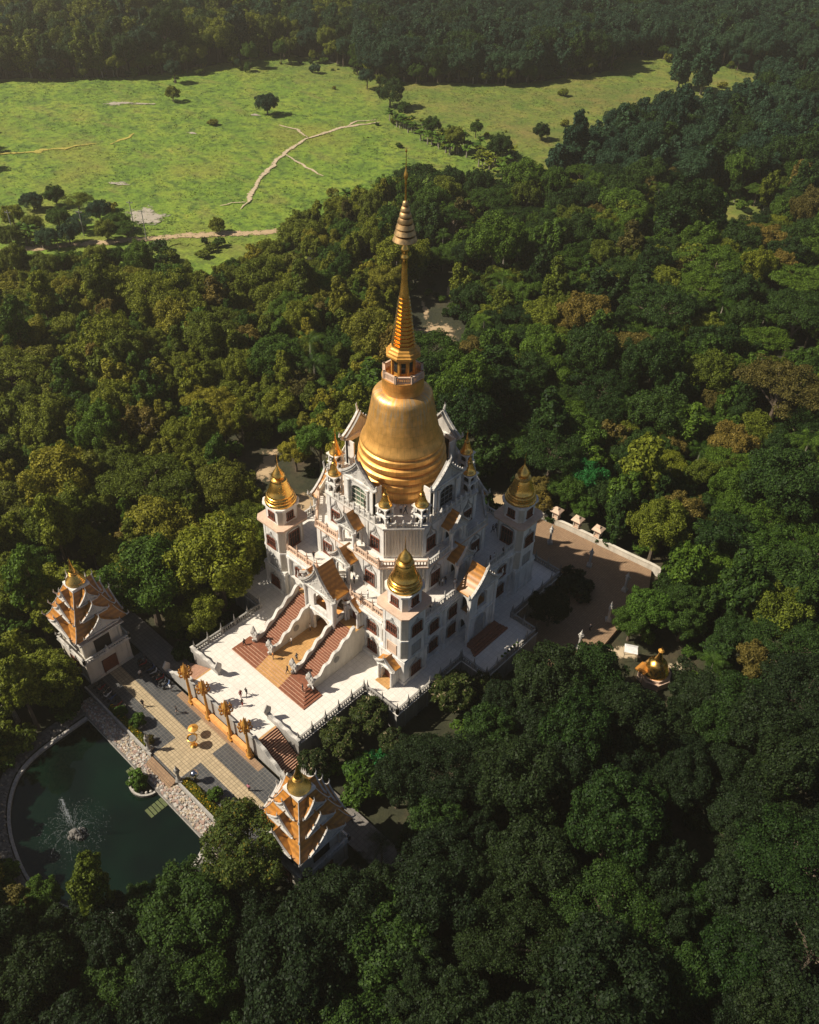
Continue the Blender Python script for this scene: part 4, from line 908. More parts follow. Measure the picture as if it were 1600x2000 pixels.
# fountain
fz = -4.25; fp = at(150, 1632, fz)
o = thing('fountain', 'rocky pond fountain throwing one tall jet and a fan of thin sprays', 'fountain', fp)
b = MB(); rnd = random.Random(9)
for i in range(26):
    a = rnd.uniform(0, 6.28); r = rnd.uniform(0, .9); s = rnd.uniform(.25, .5); z = .9*(1-r)+rnd.uniform(-.2, .2)
    b.lathe([(s*.6, z-.5), (s, z-.1), (s*.8, z+.25), (s*.2, z+.45)], 6, (r*math.cos(a), r*math.sin(a)), a)
b.build('rock_base', 'rock', o)
b = MB()
H = 7.0
b.tube([(-.25*t*t, .1*t*t, 1.0+H*t) for t in [i/10 for i in range(11)]], [.04+.05*(i/10)**2 for i in range(11)], 6)
rnd = random.Random(4)
for i in range(220):     # falling drops of the main jet
    t = rnd.uniform(.45, 1.0); q = rnd.random()**.6; x = -.25*t*t-rnd.uniform(0, 1.3)*q; y = .1*t*t+rnd.uniform(-.5, .5)*q; z = 1+H*t-rnd.uniform(0, 3)*q
    b.cbox((x, y, z), (.02, .02, .07))
b.build('main_jet', 'spray', o)
b = MB()
for i in range(18):
    a = 2*PI*i/18+rnd.uniform(-.1, .1); L = rnd.uniform(2.2, 4.6); h = rnd.uniform(1.5, 3.2)
    for j in range(10):
        t0 = j/10+rnd.uniform(0, .03); t1 = t0+.07
        p = lambda t: (L*t*math.cos(a), L*t*math.sin(a), .9+4*h*t*(1-t)-.9*t)
        b.tube([p(t0), p(t1)], .013, 3)
for i in range(500):
    a = rnd.uniform(0, 6.28); r = rnd.uniform(.5, 4.6); b.cbox((r*math.cos(a), r*math.sin(a), rnd.uniform(.05, 2.2)), (.016, .016, .03))
b.build('spray_fan', 'spray', o)

# ------------------------------------------------------------------ right plaza things
WALLP = [(2, 31.7), (5, 32.5), (10, 33.4), (16.2, 34.0), (22, 34.4), (27.6, 35.0), (29.2, 34.9)]
b = MB()
for (xa, ya), (xb, yb) in zip(WALLP, WALLP[1:]): b.extr([(xa, ya, -4.2), (xb, yb, -4.2), (xb, yb+.4, -4.2), (xa, ya+.4, -4.2)], (0, 0, 2.0)); b.extr([(xa, ya-.08, -2.199), (xb, yb-.08, -2.199), (xb, yb+.48, -2.199), (xa, ya+.48, -2.199)], (0, 0, .15))
tag(b.build('boundary_wall', 'cream_plaster'), 'low curved cream wall along the far edge of the brick plaza', 'wall')
for x, y, l in ((7.9, 33.6, 'roofed lantern shrine on the plaza wall nearest the domed tower'), (12.1, 34.2, 'roofed lantern shrine on the plaza wall, middle of three'), (16.3, 34.6, 'roofed lantern shrine on the plaza wall farthest from the temple')):
    o = thing('lantern_shrine', l, 'shrine', (x, y, -2.04), .05, 'lantern shrines on the plaza wall')
    MB().box(-.6, .6, -.6, .6, 0, .3).box(-.45, .45, -.45, .45, .3, 1.5).build('body', 'peach_stone', o)
    q = MB()
    for e in (-1, 1):
        for e2 in (-1, 1): q.box(e*.5-.08, e*.5+.08, e2*.5-.08, e2*.5+.08, .3, 1.6)
    q.build('post', 'cream_plaster', o)
    MB().loft([[(-h, -h, z), (h, -h, z), (h, h, z), (-h, h, z)] for h, z in ((.95, 1.6), (.95, 1.75), (.5, 2.05), (.35, 2.1), (.3, 2.3), (.1, 2.45))]).build('roof', 'peach_stone', o)
for x, y, l in ((10.6, 28.1, 'carved stone pillar statue on sunlit plaza nearest the temple tower'), (19.1, 28.1, 'carved stone pillar statue with a long shadow on the sunlit plaza'), (26.9, 27.2, 'carved stone pillar statue at the right corner of the sunlit plaza'), (28.7, 19.4, 'carved stone pillar statue in plaza shade, middle right'), (28.7, 11.0, 'carved stone pillar statue in plaza shade nearest the camera')):
    stone_statue(x, y, l, 4.2, 'ornament_stone', 'pillar_statue', 'pillar statues round the plaza')
gs = at(1278, 1318, CZ)
o = thing('small_stupa', 'small golden bell stupa glinting among trees right of the plaza', 'stupa', gs)
MB().lathe([(2.6, -.8), (2.6, .5), (2.3, .5), (2.3, 1.0), (2.0, 1.0)], 8).build('plinth', 'peach_stone', o)
MB().lathe([(2.0, 1.0), (2.05, 1.3), (1.9, 1.5), (1.75, 2.1), (1.5, 2.8), (1.1, 3.3), (.7, 3.5), (.6, 3.9), (.4, 4.5), (.2, 5.4), (.02, 6.6)], 28).build('bell', 'gold', o, 50)
MB().lathe([(.5, 5.6), (.3, 5.85), (.05, 6.0)], 10).build('umbrella_tier', 'painted_gold', o)
for i, (px, py, lab, m) in enumerate(((1235, 1262, 'white canopy sheet by the small golden stupa', 'cloth_white'), (1258, 1300, 'orange tiled shelter roof by the small golden stupa', 'roof_tile'))):
    p = at(px, py, CZ+2.4); o = thing('shelter', lab, 'shelter', (p.x, p.y, CZ), .5+i, None, .75)
    q = MB(); q.loft([[(-1.4, -1.2, 2.3), (1.4, -1.2, 2.3), (1.4, 1.2, 2.3), (-1.4, 1.2, 2.3)], [(-1.2, -.1, 2.9), (1.2, -.1, 2.9), (1.2, .1, 2.9), (-1.2, .1, 2.9)]]); q.build('cover', m, o)
    for e in (-1, 1):
        for e2 in (-1, 1): MB().tube([(e*1.2, e2*1.0, -.6), (e*1.2, e2*1.0, 2.35)], .06, 6).build('post', 'steel', o)
# flower pots on the porch podium parapet
for i in range(6):
    o = thing('flower_pot', 'white flower pot on the shaded podium parapet, %s from its near end' % ('first', 'second', 'third', 'fourth', 'fifth', 'sixth')[i], 'pot', (23.2, -2.2+.75*i, 1.13), 0, 'white pots on the podium parapet')
    MB().lathe([(.14, 0), (.2, .25), (.24, .4), (.2, .41)], 10).build('pot', 'white_plaster', o); MB().lathe([(.18, .38), (.26, .55), (.1, .75)], 6).build('plant', 'leaf_green', o)
# utility poles by the dirt road
for px, py, h, l in ((263, 450, 9, 'slim utility pole beside the pale mud pan'), (287, 472, 9.5, 'slim utility pole at the edge of the dirt road'), (30, 470, 9, 'slim utility pole in the grove by the road'), (165, 462, 8, 'slim utility pole behind the roadside grove trees')):
    p = at(px, py, GZ); o = thing('utility_pole', l, 'pole', p, .6, 'utility poles along the road')
    MB().lathe([(.17, 0), (.11, h)], 8).build('mast', 'concrete', o); MB().box(-.9, .9, -.06, .06, h-.7, h-.55).build('crossarm', 'concrete', o)
    for e in (-.8, 0, .8): MB().lathe([(.06, h-.55), (.09, h-.4), (.03, h-.3)], 6, (e, 0)).build('insulator', 'pebble_white', o)

# ------------------------------------------------------------------ vegetation
def leaf_mesh(name, P, N, S, mat, asp=1.7, seed=0):
    """numpy leaf cards: positions P, normals N, half sizes S -> folded leaf of two triangles pairs"""
    rng = np.random.default_rng(seed); n = len(P)
    r = rng.normal(size=(n, 3)); T = np.cross(N, r); T /= np.linalg.norm(T, axis=1)[:, None]+1e-9
    B = np.cross(N, T); a = T*S[:, None]*asp; b = B*S[:, None]
    V = np.empty((n, 4, 3)); V[:, 0] = P-a; V[:, 1] = P+b-N*S[:, None]*.25; V[:, 2] = P+a; V[:, 3] = P-b-N*S[:, None]*.25
    me = bpy.data.meshes.new(name); me.vertices.add(n*4); me.vertices.foreach_set('co', V.ravel())
    me.loops.add(n*4); me.loops.foreach_set('vertex_index', np.arange(n*4)); me.polygons.add(n)
    me.polygons.foreach_set('loop_start', np.arange(n)*4); me.update(calc_edges=True); me.materials.append(MATS[mat]); return me
def unit(v): return v/(np.linalg.norm(v, axis=1)[:, None]+1e-9)
def crown_pts(seed, R, cz, nl, lr, n, flat=1.0, up=.25, inner=.22, low=-.35):
    """leaves on lumpy lobes spread over an ellipsoid of radii R centred at height cz"""
    rng = np.random.default_rng(seed); R = np.array(R)
    d = unit(rng.normal(size=(nl*3, 3))); d = d[d[:, 2] > low][:nl]; nl = len(d)
    C = d*R*rng.uniform(.45, .80, size=(nl, 1)); C[:, 2] += cz
    C = np.vstack([C, [[0, 0, cz+R[2]*.15]]]); d = np.vstack([d, [[0, 0, 1]]]); nl += 1
    d2 = unit(rng.normal(size=(nl*3, 3))+np.repeat(d, 3, axis=0)*1.2); base = np.repeat(C, 3, axis=0)
    C = np.vstack([C, base+d2*R[:2].mean()*lr*np.array([1, 1, flat])*.95]); d = np.vstack([d, d2])
    rad = np.concatenate([rng.uniform(lr*.6, lr*1.2, nl), rng.uniform(lr*.28, lr*.62, nl*3)])*R[:2].mean(); nl *= 4; w = rad**2; k = rng.choice(nl, n, p=w/w.sum())
    v = unit(rng.normal(size=(n, 3))+d[k]*.75+np.array([0, 0, up]))
    rr = np.where(rng.random(n) < inner, rng.uniform(.3, .8, n), rng.uniform(.82, 1.08, n))
    sub = 1+.16*np.sin(v[:, 0]*7+k)*np.sin(v[:, 1]*8+k*2)*np.sin(v[:, 2]*7)
    off = v*(rad[k]*rr*sub)[:, None]; off[:, 2] *= flat
    N = unit(v+rng.normal(size=(n, 3))*.55+np.array([0, 0, .25]))
    return C[k]+off, N, C, rad
def trunk_mesh(name, h, r, tips, mat='bark', seed=0, lean=.3):
    rnd = random.Random(seed); b = MB()
    lx, ly = rnd.uniform(-lean, lean), rnd.uniform(-lean, lean)
    b.tube([(0, 0, -.4), (lx*.2, ly*.2, h*.3), (lx*.6, ly*.6, h*.65), (lx, ly, h)], [r*1.35, r, r*.8, r*.55], 7)
    for t in tips:
        z0 = h*rnd.uniform(.55, .95); f = z0/h
        p0 = Vector((lx*f, ly*f, z0)); p1 = Vector(t); m = p0.lerp(p1, .5)+Vector((rnd.uniform(-.3, .3), rnd.uniform(-.3, .3), .3))
        b.tube([p0, m, p1], [r*.45, r*.28, r*.08], 5)
    return b.mesh(name, [mat])
KIND = {}
def kind(key, seed, R, cz, nl, lr, n, leaf, th, tr, mat='bark', asp=1.7, nt=7, **kw):
    P, N, C, rad = crown_pts(seed, R, cz, nl, lr, n, **kw)
    S = np.random.default_rng(seed+1).uniform(leaf*.6, leaf*1.25, len(P))
    cm = leaf_mesh('crown', P, N, S, 'leaf_olive', asp, seed)
    rnd = random.Random(seed); tips = [tuple(C[i]) for i in rnd.sample(range(len(C)), min(nt, len(C)))]
    KIND[key] = (trunk_mesh('trunk', th, tr, tips, mat, seed), cm, max(R[0], R[1])+lr*R[0]*.3, cz+R[2])
kind('round', 11, (4.4, 4.4, 3.7), 7.2, 26, .34, 20000, .102, 6.0, .34)
kind('round2', 12, (4.8, 4.2, 4.2), 7.8, 20, .38, 20000, .105, 6.5, .36)
kind('round3', 13, (4.2, 4.6, 3.3), 6.6, 34, .28, 20000, .098, 5.6, .30)
kind('broad', 14, (6.6, 6.2, 3.2), 8.2, 44, .25, 26000, .105, 6.6, .45)
kind('umbrella', 15, (7.6, 7.2, 1.7), 8.6, 40, .24, 18000, .10, 7.4, .42, asp=1.4, flat=.42, up=.8, low=-.05, nt=12)
kind('umbrella2', 16, (6.6, 7.4, 2.2), 8.0, 30, .26, 16000, .10, 6.8, .40, asp=1.4, flat=.5, up=.7, low=-.1, nt=12)
kind('column', 17, (1.9, 1.9, 5.0), 7.4, 30, .42, 12000, .10, 7.0, .22)
kind('tall', 18, (3.2, 3.2, 5.4), 6.8, 34, .36, 7600, .18, 8.5, .26, 'pale_bark', low=-.95)
kind('tall2', 19, (2.9, 3.1, 5.6), 7.2, 30, .36, 7600, .18, 9.5, .26, 'pale_bark', low=-.95)
kind('airy', 20, (3.9, 3.9, 3.4), 6.2, 40, .20, 9000, .11, 5.6, .26, 'pale_bark', inner=.05, nt=16)
kind('frangipani', 21, (3.0, 3.0, 1.9), 3.6, 46, .20, 6000, .12, 2.6, .22, 'pale_bark', asp=2.4, inner=.05, nt=16)
kind('shrub', 22, (1.5, 1.5, 1.0), .9, 14, .38, 1500, .13, .8, .08, nt=4)
kind('topiary', 23, (1.0, 1.0, .9), 1.0, 22, .34, 2200, .085, .9, .1, nt=4)
def palm_kind(key, h, L, nf, leafw, seed, banana=False):
    rng = np.random.default_rng(seed); b = MB()
    for i in range(nf):
        a = 2*PI*i/nf*2.4+rng.uniform(-.2, .2); el = rng.uniform(.15, 1.2) if not banana else rng.uniform(.5, 1.35); l = L*rng.uniform(.8, 1.15); n = 8
        pts = []
        for j in range(n+1):
            t = j/n; rr = l*t*math.cos(el)*(1+.1*t); z = h+l*t*math.sin(el)-l*.55*t*t
            pts.append(Vector((rr*math.cos(a), rr*math.sin(a), z)))
        s = Vector((-math.sin(a), math.cos(a), 0))
        for j in range(n):
            w0 = leafw*math.sin(PI*min(1, (j+.4)/(n+.2)))**.6; w1 = leafw*math.sin(PI*min(1, (j+1.4)/(n+.2)))**.6 if j < n-1 else .02
            if banana:
                for e in (-1, 1): b.add([pts[j], pts[j+1], pts[j+1]+s*e*w1-Vector((0, 0, w1*.25)), pts[j]+s*e*w0-Vector((0, 0, w0*.25))], [(0, 1, 2, 3)])
            else:
                for q in range(2):
                    p = pts[j].lerp(pts[j+1], q/2); d = (pts[j+1]-pts[j]).normalized()
                    for e in (-1, 1):
                        tip = p+s*e*w0+d*w0*.5-Vector((0, 0, w0*.45)); b.add([p, p+d*.09, tip], [(0, 1, 2)])
    if banana: tm = MB().lathe([(.22, -.3), (.17, h*.6), (.1, h)], 7).mesh('trunk', ['pale_bark'])
    else: tm = MB().tube([(0, 0, -.3), (.1, 0, h*.4), (.05, .1, h)], [.24, .17, .14], 7).mesh('trunk', ['pale_bark'])
    KIND[key] = (tm, b.mesh('crown', ['leaf_green']), L, h+L*.4)
palm_kind('palm', 6.5, 3.2, 20, .75, 31); palm_kind('banana', 2.2, 2.6, 11, .42, 32, True); palm_kind('banana2', 1.8, 2.3, 13, .40, 33, True)
def tree(k, x, y, sc, leaf, label, group=None, name='tree', cat='tree', rz=None, z=GZ, sz=1.0):
    tm, cm, _, _ = KIND[k]
    o = thing(name, label, cat, (x, y, z), random.uniform(0, 6.28) if rz is None else rz, group, sc)
    if sz != 1: o.scale = (sc, sc, sc*sz)
    link('trunk', tm, o); c = link('crown', cm, o)
    c.material_slots[0].link = 'OBJECT'; c.material_slots[0].material = MATS[leaf]
    return o
PLACED = []      # (x, y, crown radius) of everything that stands
def hero(px, py, k, sc, leaf, label, group=None, sz=1.0, frac=.62, **kw):
    """px,py: where the middle of the crown is seen; the foot is found from the crown's real height"""
    top = KIND[k][3]*sc*sz; p = at(px, py, GZ+top*frac)
    PLACED.append((p.x, p.y, KIND[k][2]*sc*.82)); return tree(k, p.x, p.y, sc, leaf, label, group, sz=sz, **kw)
hero(480, 1665, 'broad', .95, 'leaf_turning', 'dense round tree with yellowing leaves in front of the near pagoda', sz=1.15)
hero(176, 1722, 'column', 1.05, 'leaf_olive', 'slender column of foliage rising in front of the pond', sz=1.25, frac=.68)
hero(75, 1760, 'round3', .62, 'leaf_green', 'rounded tree left of the slender column at the pond edge')
hero(20, 1770, 'airy', .75, 'leaf_brown', 'thin brownish tree at the left picture edge below the pond')
hero(285, 1765, 'round', .55, 'leaf_deep', 'dark rounded tree at the bottom bank of the pond')
hero(1195, 1610, 'broad', 1.0, 'leaf_deep', 'big domed dark tree standing alone right of the shrine lane', sz=1.2)
hero(425, 1100, 'round', 1.55, 'leaf_olive', 'large olive tree left of the red stairs, shading the terrace edge')
hero(485, 1085, 'round3', .95, 'leaf_olive', 'olive tree touching the foot of the domed left tower')
hero(290, 1135, 'round2', 1.3, 'leaf_green', 'large green tree behind the left pagoda')
hero(290, 960, 'umbrella', 1.15, 'leaf_olive', 'wide flat topped tree left of the domed left tower')
hero(440, 955, 'broad', .95, 'leaf_warm', 'broad warm green tree just left of the domed left tower')
hero(625, 868, 'round2', .85, 'leaf_bright', 'bright green tree behind the left turrets of the temple', sz=1.15)
hero(577, 885, 'round3', .72, 'leaf_warm', 'warm olive tree beside the bright green one behind the temple')
hero(1148, 935, 'round', .85, 'leaf_emerald', 'vivid emerald tree behind the domed right tower')
hero(1140, 990, 'round3', .62, 'leaf_bright', 'yellow green tree just below the vivid emerald one')
hero(1060, 985, 'airy', .60, 'leaf_brown', 'thin grey brown tree beside the domed right tower')
hero(1285, 1035, 'broad', .88, 'leaf_olive', 'broad olive tree right of the curved plaza wall', sz=1.2)
hero(1215, 700, 'umbrella', 1.1, 'leaf_brown', 'brown flat topped tree in the wood right of the spire')
hero(1520, 775, 'umbrella2', 1.4, 'leaf_brown', 'large brown spreading tree near the right picture edge')
hero(1195, 855, 'airy', 1.0, 'leaf_brown', 'thin brown tree in the dark wood right of the bell')
hero(720, 640, 'round2', 1.0, 'leaf_warm', 'golden olive tree left of the ringed cone')
hero(410, 800, 'umbrella2', .85, 'leaf_warm', 'yellow brown feathery tree in the wood left of the bell')
hero(1265, 1195, 'round', .80, 'leaf_bright', 'bright green tree at the shaded right end of the plaza')
hero(1235, 1215, 'round3', .7, 'leaf_green', 'mid green tree beside the pillar statues in shade')
hero(1075, 1190, 'round3', .78, 'leaf_darkened', 'dark rounded tree against the shaded podium', frac=.6)
hero(1120, 1140, 'shrub', 2.2, 'leaf_darkened', 'dark clipped bush on the shaded plaza edge', name='bush', cat='bush')
for px, py, sc, l in ((665, 1440, 1.05, 'frangipani tree with pale blossoms at the foot of the side stairs'), (722, 1398, 1.05, 'frangipani tree with pale blossoms tucked in the notch of the podium'), (770, 1450, .8, 'small frangipani tree below the near podium corner'), (612, 1490, .8, 'small frangipani tree just behind the near pagoda'), (885, 1352, 1.25, 'wide frangipani tree with pale blossoms below the shaded podium'), (950, 1330, .8, 'small frangipani tree by the shaded porch podium corner')):
    hero(px, py, 'frangipani', sc, 'leaf_flower', l)
for px, py, k, sc, lf, l in ((705, 1500, 'shrub', 1.6, 'leaf_bright', 'bright green shrub behind the near pagoda'), (735, 1490, 'shrub', 1.4, 'leaf_emerald', 'emerald shrub in the garden below the podium'), (700, 1545, 'shrub', 1.6, 'leaf_green', 'green shrub right of the near pagoda roof'), (745, 1530, 'shrub', 1.3, 'leaf_green', 'green shrub in the grass right of the near pagoda'), (640, 1500, 'shrub', 1.2, 'leaf_green', 'low green shrub at the foot of the side stairs')):
    hero(px, py, k, sc, lf, l, name='bush', cat='bush')
hero(745, 1660, 'palm', .8, 'leaf_darkened', 'palm with drooping fronds in the dark corner right of the near pagoda')
hero(700, 1690, 'palm', .6, 'leaf_darkened', 'small palm in the dark corner below the near pagoda')
hero(210, 1050, 'palm', .9, 'leaf_green', 'feathery palm in the wood above the left pagoda')
hero(1490, 630, 'palm', .9, 'leaf_green', 'palm poking out of the dark wood on the right')
hero(540, 330, 'airy', .01, 'leaf_olive', 'x') if False else None
for px, py, k, sc, lf, l in ((520, 192, 'round', .95, 'leaf_teal', 'lone round tree in the middle of the meadow'), (335, 172, 'airy', .9, 'leaf_olive', 'small spreading tree at the far left of the meadow'), (762, 166, 'round2', 1.15, 'leaf_deep', 'dark bushy tree at the meadow end of the far forest'), (422, 432, 'round3', .6, 'leaf_olive', 'small tree beside the dirt road at the meadow'), (1383, 115, 'tall', 1.9, 'leaf_teal', 'big rounded tree standing before the far plantation, right of a smaller one'), (1335, 120, 'tall', 1.5, 'leaf_teal', 'tall tree left of the big rounded one before the far plantation'), (1510, 130, 'round2', 1.5, 'leaf_teal', 'low rounded tree at the right end of the meadow'), (1060, 248, 'round3', .8, 'leaf_deep', 'dark bush in the dry grass right of the banana rows'), (1100, 180, 'shrub', 1.5, 'leaf_olive', 'shrub in the dry grass beyond the banana rows')):
    hero(px, py, k, sc, lf, l, z=GZ-(2.4*sc if 'tall' not in k and k != 'shrub' else 0))
for i, (px, py) in enumerate(((20, 410), (60, 385), (105, 372), (150, 385), (190, 400), (228, 425), (205, 440), (160, 425), (110, 415), (60, 430), (130, 445), (245, 440), (15, 450), (90, 455))):
    hero(px, py, ('round', 'broad', 'round3', 'umbrella2')[i % 4], (.75, .6, .8, .65)[i % 4], ('leaf_olive', 'leaf_teal', 'leaf_green')[i % 3], '%s tree in the roadside grove, %s' % (('round olive', 'broad blue-green', 'lobed green', 'spreading olive', 'round blue-green', 'broad green', 'lobed olive', 'spreading blue-green', 'round green', 'broad olive', 'lobed blue-green', 'spreading green')[i % 12], 'front row' if py > 420 else 'back row'), 'trees of the roadside grove', z=GZ-1.8)
for px, py, sc, lf, l in ((845, 245, .8, 'leaf_green', 'small round tree in the banana strip, nearest its far end'), (890, 268, .9, 'leaf_olive', 'small round tree midway along the banana strip'), (930, 250, .6, 'leaf_green', 'bushy tree on the dry grass side of the banana strip'), (975, 285, 1.0, 'leaf_deep', 'dark round tree where the banana strip meets the wood')):
    hero(px, py, 'round3', sc, lf, l)
# hedges, flowerbeds, clipped bushes in the courtyard
def hedge(name, label, x0, x1, y0, y1, z, h, leaf, n, size, seed, cat='hedge'):
    rng = np.random.default_rng(seed); P = np.column_stack([rng.uniform(x0, x1, n), rng.uniform(y0, y1, n), np.zeros(n)])
    e = np.minimum(1, np.minimum(P[:, 1]-y0, y1-P[:, 1])/(.3*(y1-y0)))
    P[:, 2] = z+rng.uniform(.25, 1.0, n)*h*(.5+.5*e)*(.8+.3*np.sin(P[:, 0]*1.7)*np.sin(P[:, 0]*.6+1))
    N = unit(rng.normal(size=(n, 3))*.6+np.array([0, 0, .8])); me = leaf_mesh(name, P, N, rng.uniform(size*.7, size*1.3, n), leaf, 1.5, seed)
    return tag(link(name, me), label, cat)
hedge('flowerbed', 'long flowerbed of yellow blooms beside the courtyard, near the mirror ball', 3.5, 12.8, -46.75, -45.6, CZ, .8, 'leaf_yellow', 5200, .10, 41, 'flowerbed')
hedge('flowerbed', 'flowering hedge with yellow blooms along the left courtyard edge', -14.5, -5.2, -46.75, -45.9, CZ, .9, 'leaf_yellow', 4200, .10, 42, 'flowerbed')
MATS['leaf_flowerbed'] = MATS['leaf_yellow']
for x, y, sc, l in ((8.6, -44.9, 1.0, 'round clipped bush behind the yellow flowerbed'), (-9.0, -45.2, 1.1, 'round clipped bush behind the left flowering hedge'), (-12.2, -46.0, .9, 'small yellowish bush at the far end of the flowering hedge'), (-5.3, -45.9, .7, 'reddish bush beside the left guardian statue')):
    tree('topiary', x, y, sc, 'leaf_green' if 'red' not in l else 'leaf_brown', l, None, 'bush', 'bush', None, CZ)
o = tree('topiary', -1.4, -50.6, 1.25, 'leaf_bright', 'cloud pruned bonsai on the planter island', None, 'bush', 'bush', None, -3.95)
tree('topiary', -.5, -50.9, .9, 'leaf_green', 'lower bonsai bush on the planter island edge', None, 'bush', 'bush', None, -3.95)
for i in range(9):
    x = 3.4 + i*.0; 
# pots of greenery along terrace between pillars
# forest -----------------------------------------------------------------------------
VERGE = [at(x, y, GZ) for x, y in ((-140, 485), (470, 440), (600, 445), (560, 505), (440, 540), (250, 532), (-140, 560))]
sheet('verge', 'meadow_grass', [at(x, y, GZ) for x, y in ((-140, 483), (470, 438), (610, 445), (600, 505), (440, 548), (250, 540), (-140, 570))], GZ+.03)
EXCL = [[(-19.3, -20.8), (-19.3, 20.8), (2, 20.8), (2, 33.5), (29.5, 36), (32.5, 24), (32.8, 6), (26, 3), (25, -6.8), (19.3, -6.8), (19.3, -20.8), (13, -20.8), (13, -33), (33, -33), (32, -42), (28.5, -42.5), (28.5, -47), (16, -48.5), (16.2, -58), (14, -64), (8, -68.5), (0, -70), (-10, -68), (-16.5, -63.5), (-17.5, -50), (-20.8, -47), (-29.5, -47), (-29.5, -37.5), (-40, -37.5), (-40, -33), (-13, -33), (-13, -20.8)], MEADOW]
CL = []
for x, y, a, b_, r in CLEAR: c_ = at(x, y, GZ); CL.append((c_.x, c_.y, max(a, b_)*.85+2.0))
for x, y, r in ((1400, 430, 16), (400, 535, 9), (1283, 1316, 5.0), (240, 1265, 6), (1345, 1700, 4), (590, 1010, 8), (560, 970, 6)): c_ = at(x, y, GZ); CL.append((c_.x, c_.y, r))
CL += [(22, -14.5, 5.0), (19.5, -22, 3.5)]
# lines of sight that the photograph leaves open: clearings seen between crowns need room on the camera side
for (x, y, r, n_) in ((522, 915, 5, 2), (850, 655, 7, 3), (1245, 1285, 3.5, 2), (1278, 1316, 4, 2)):
    c_ = at(x, y, GZ); d = Vector((CLOC.x-c_.x, CLOC.y-c_.y, 0)).normalized()
    for i in range(1, n_+1): CL.append((c_.x+d.x*4*i, c_.y+d.y*4*i, r))
def region(x, y):
    px, py, w = pix((x, y, GZ+6))
    if w < 1: return None
    if px < -220 or px > 1820 or py > 2250 or py < -170: return None
    return px, py, w
def scatter():
    rng = random.Random(21); grid = {}; cs = 8.0; out = []
    def near(x, y, r):
        gx, gy = int(x//cs), int(y//cs)
        for i in range(gx-2, gx+3):
            for j in range(gy-2, gy+3):
                for (a, b, q) in grid.get((i, j), ()):
                    if (a-x)**2+(b-y)**2 < ((r+q)*.64)**2: return True
        return False
    def put(x, y, r): grid.setdefault((int(x//cs), int(y//cs)), []).append((x, y, r))
    for x, y, r in PLACED: put(x, y, r)
    zones = [(-140, 130, -130, 130, 60000), (-420, 160, -60, 420, 90000), (-620, 60, 60, 760, 60000)]
    for zi, (x0, x1, y0, y1, n) in enumerate(zones):
        for _ in range(n):
            x, y = rng.uniform(x0, x1), rng.uniform(y0, y1)
            q = region(x, y)
            if not q: continue
            px, py, w = q
            far = w > 330
            if zi == 2 and w < 300: continue
            k, sc, leaf = pick(rng, px, py, w, x, y)
            r = KIND[k][2]*sc*.80
            if any((x-a)**2+(y-b)**2 < (c+r*.6)**2 for a, b, c in CL): continue
            m = r*.75
            if inpoly(x, y, MEADOW) or inpoly(x, y, VERGE): continue
            if w < 180 and any(inpoly(x+dx*m, y+dy*m, EXCL[0]) for dx, dy in ((0, 0), (1, 0), (-1, 0), (0, 1), (0, -1), (.7, .7), (-.7, .7), (.7, -.7), (-.7, -.7))): continue
            if near(x, y, r): continue
            put(x, y, r); out.append((x, y, k, sc, leaf, px, py, w))
    return out
def pick(rng, px, py, w, x, y):  # leaf tone per area carries tonal grading: brighter left, deeper right, darkest in front
    u = rng.random(); v = rng.random()
    if w > 290:                                     # beyond the meadow: plantation and old wood
        if px > 700: return rng.choice(('tall', 'tall2')), rng.uniform(1.15, 1.5), ('leaf_teal' if v < .8 else 'leaf_deep')
        return rng.choice(('tall', 'round2', 'tall2', 'round')), rng.uniform(1.1, 1.6), ('leaf_olive' if v < .45 else 'leaf_teal' if v < .7 else 'leaf_deep')
    if py < 560 and px < 560:                       # scrub below the road
        return rng.choice(('round', 'round3', 'airy', 'round2')), rng.uniform(.45, .85), ('leaf_olive' if v < .5 else 'leaf_warm' if v < .7 else 'leaf_green')
    if py > 1340 and px > 560 or py > 1700:         # foreground wood: dimming toward the frame edge put into the leaf colour
        return rng.choice(('round', 'round2', 'round3', 'broad', 'umbrella', 'round')), rng.uniform(.7, 1.15), ('leaf_darkened' if v < .72 else 'leaf_deep')
    if u < .035: return 'palm', rng.uniform(.9, 1.4), 'leaf_green'
    if px < 800:
        k = rng.choice(('round', 'round2', 'round3', 'broad', 'umbrella2', 'tall', 'airy', 'column', 'round'))
        return k, rng.choice((.6, .75, .9, 1.0, 1.2))*rng.uniform(.9, 1.15), ('leaf_olive' if v < .50 else 'leaf_warm' if v < .72 else 'leaf_green' if v < .94 else 'leaf_brown')
    k = rng.choice(('round', 'round2', 'round3', 'broad', 'umbrella', 'tall', 'round', 'umbrella2'))
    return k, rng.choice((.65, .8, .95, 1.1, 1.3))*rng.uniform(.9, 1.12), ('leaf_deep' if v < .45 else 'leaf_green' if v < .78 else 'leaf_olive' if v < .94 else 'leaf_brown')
TREES = scatter()
def shown(t):
    x, y, k, sc, leaf, px, py, w = t
    vis = -40 < px < 1640 and -40 < py < 2060
    return (KIND[k][2]*sc/w) if vis else 0
TREES.sort(key=shown, reverse=True)
NI = max(0, 300-len([o for o in COL.objects if o.get('category') == 'tree']))
TONE = {'leaf_olive': 'olive', 'leaf_warm': 'yellow-green', 'leaf_green': 'green', 'leaf_deep': 'deep-green', 'leaf_teal': 'blue-green', 'leaf_brown': 'brownish', 'leaf_darkened': 'darkened-green'}
FORM = {'round': 'round', 'round2': 'lumpy', 'round3': 'many-lobed', 'broad': 'broad', 'umbrella': 'flat-topped', 'umbrella2': 'spreading', 'tall': 'tall', 'tall2': 'slender', 'airy': 'thin-leaved', 'column': 'columnar', 'palm': 'feathery palm'}
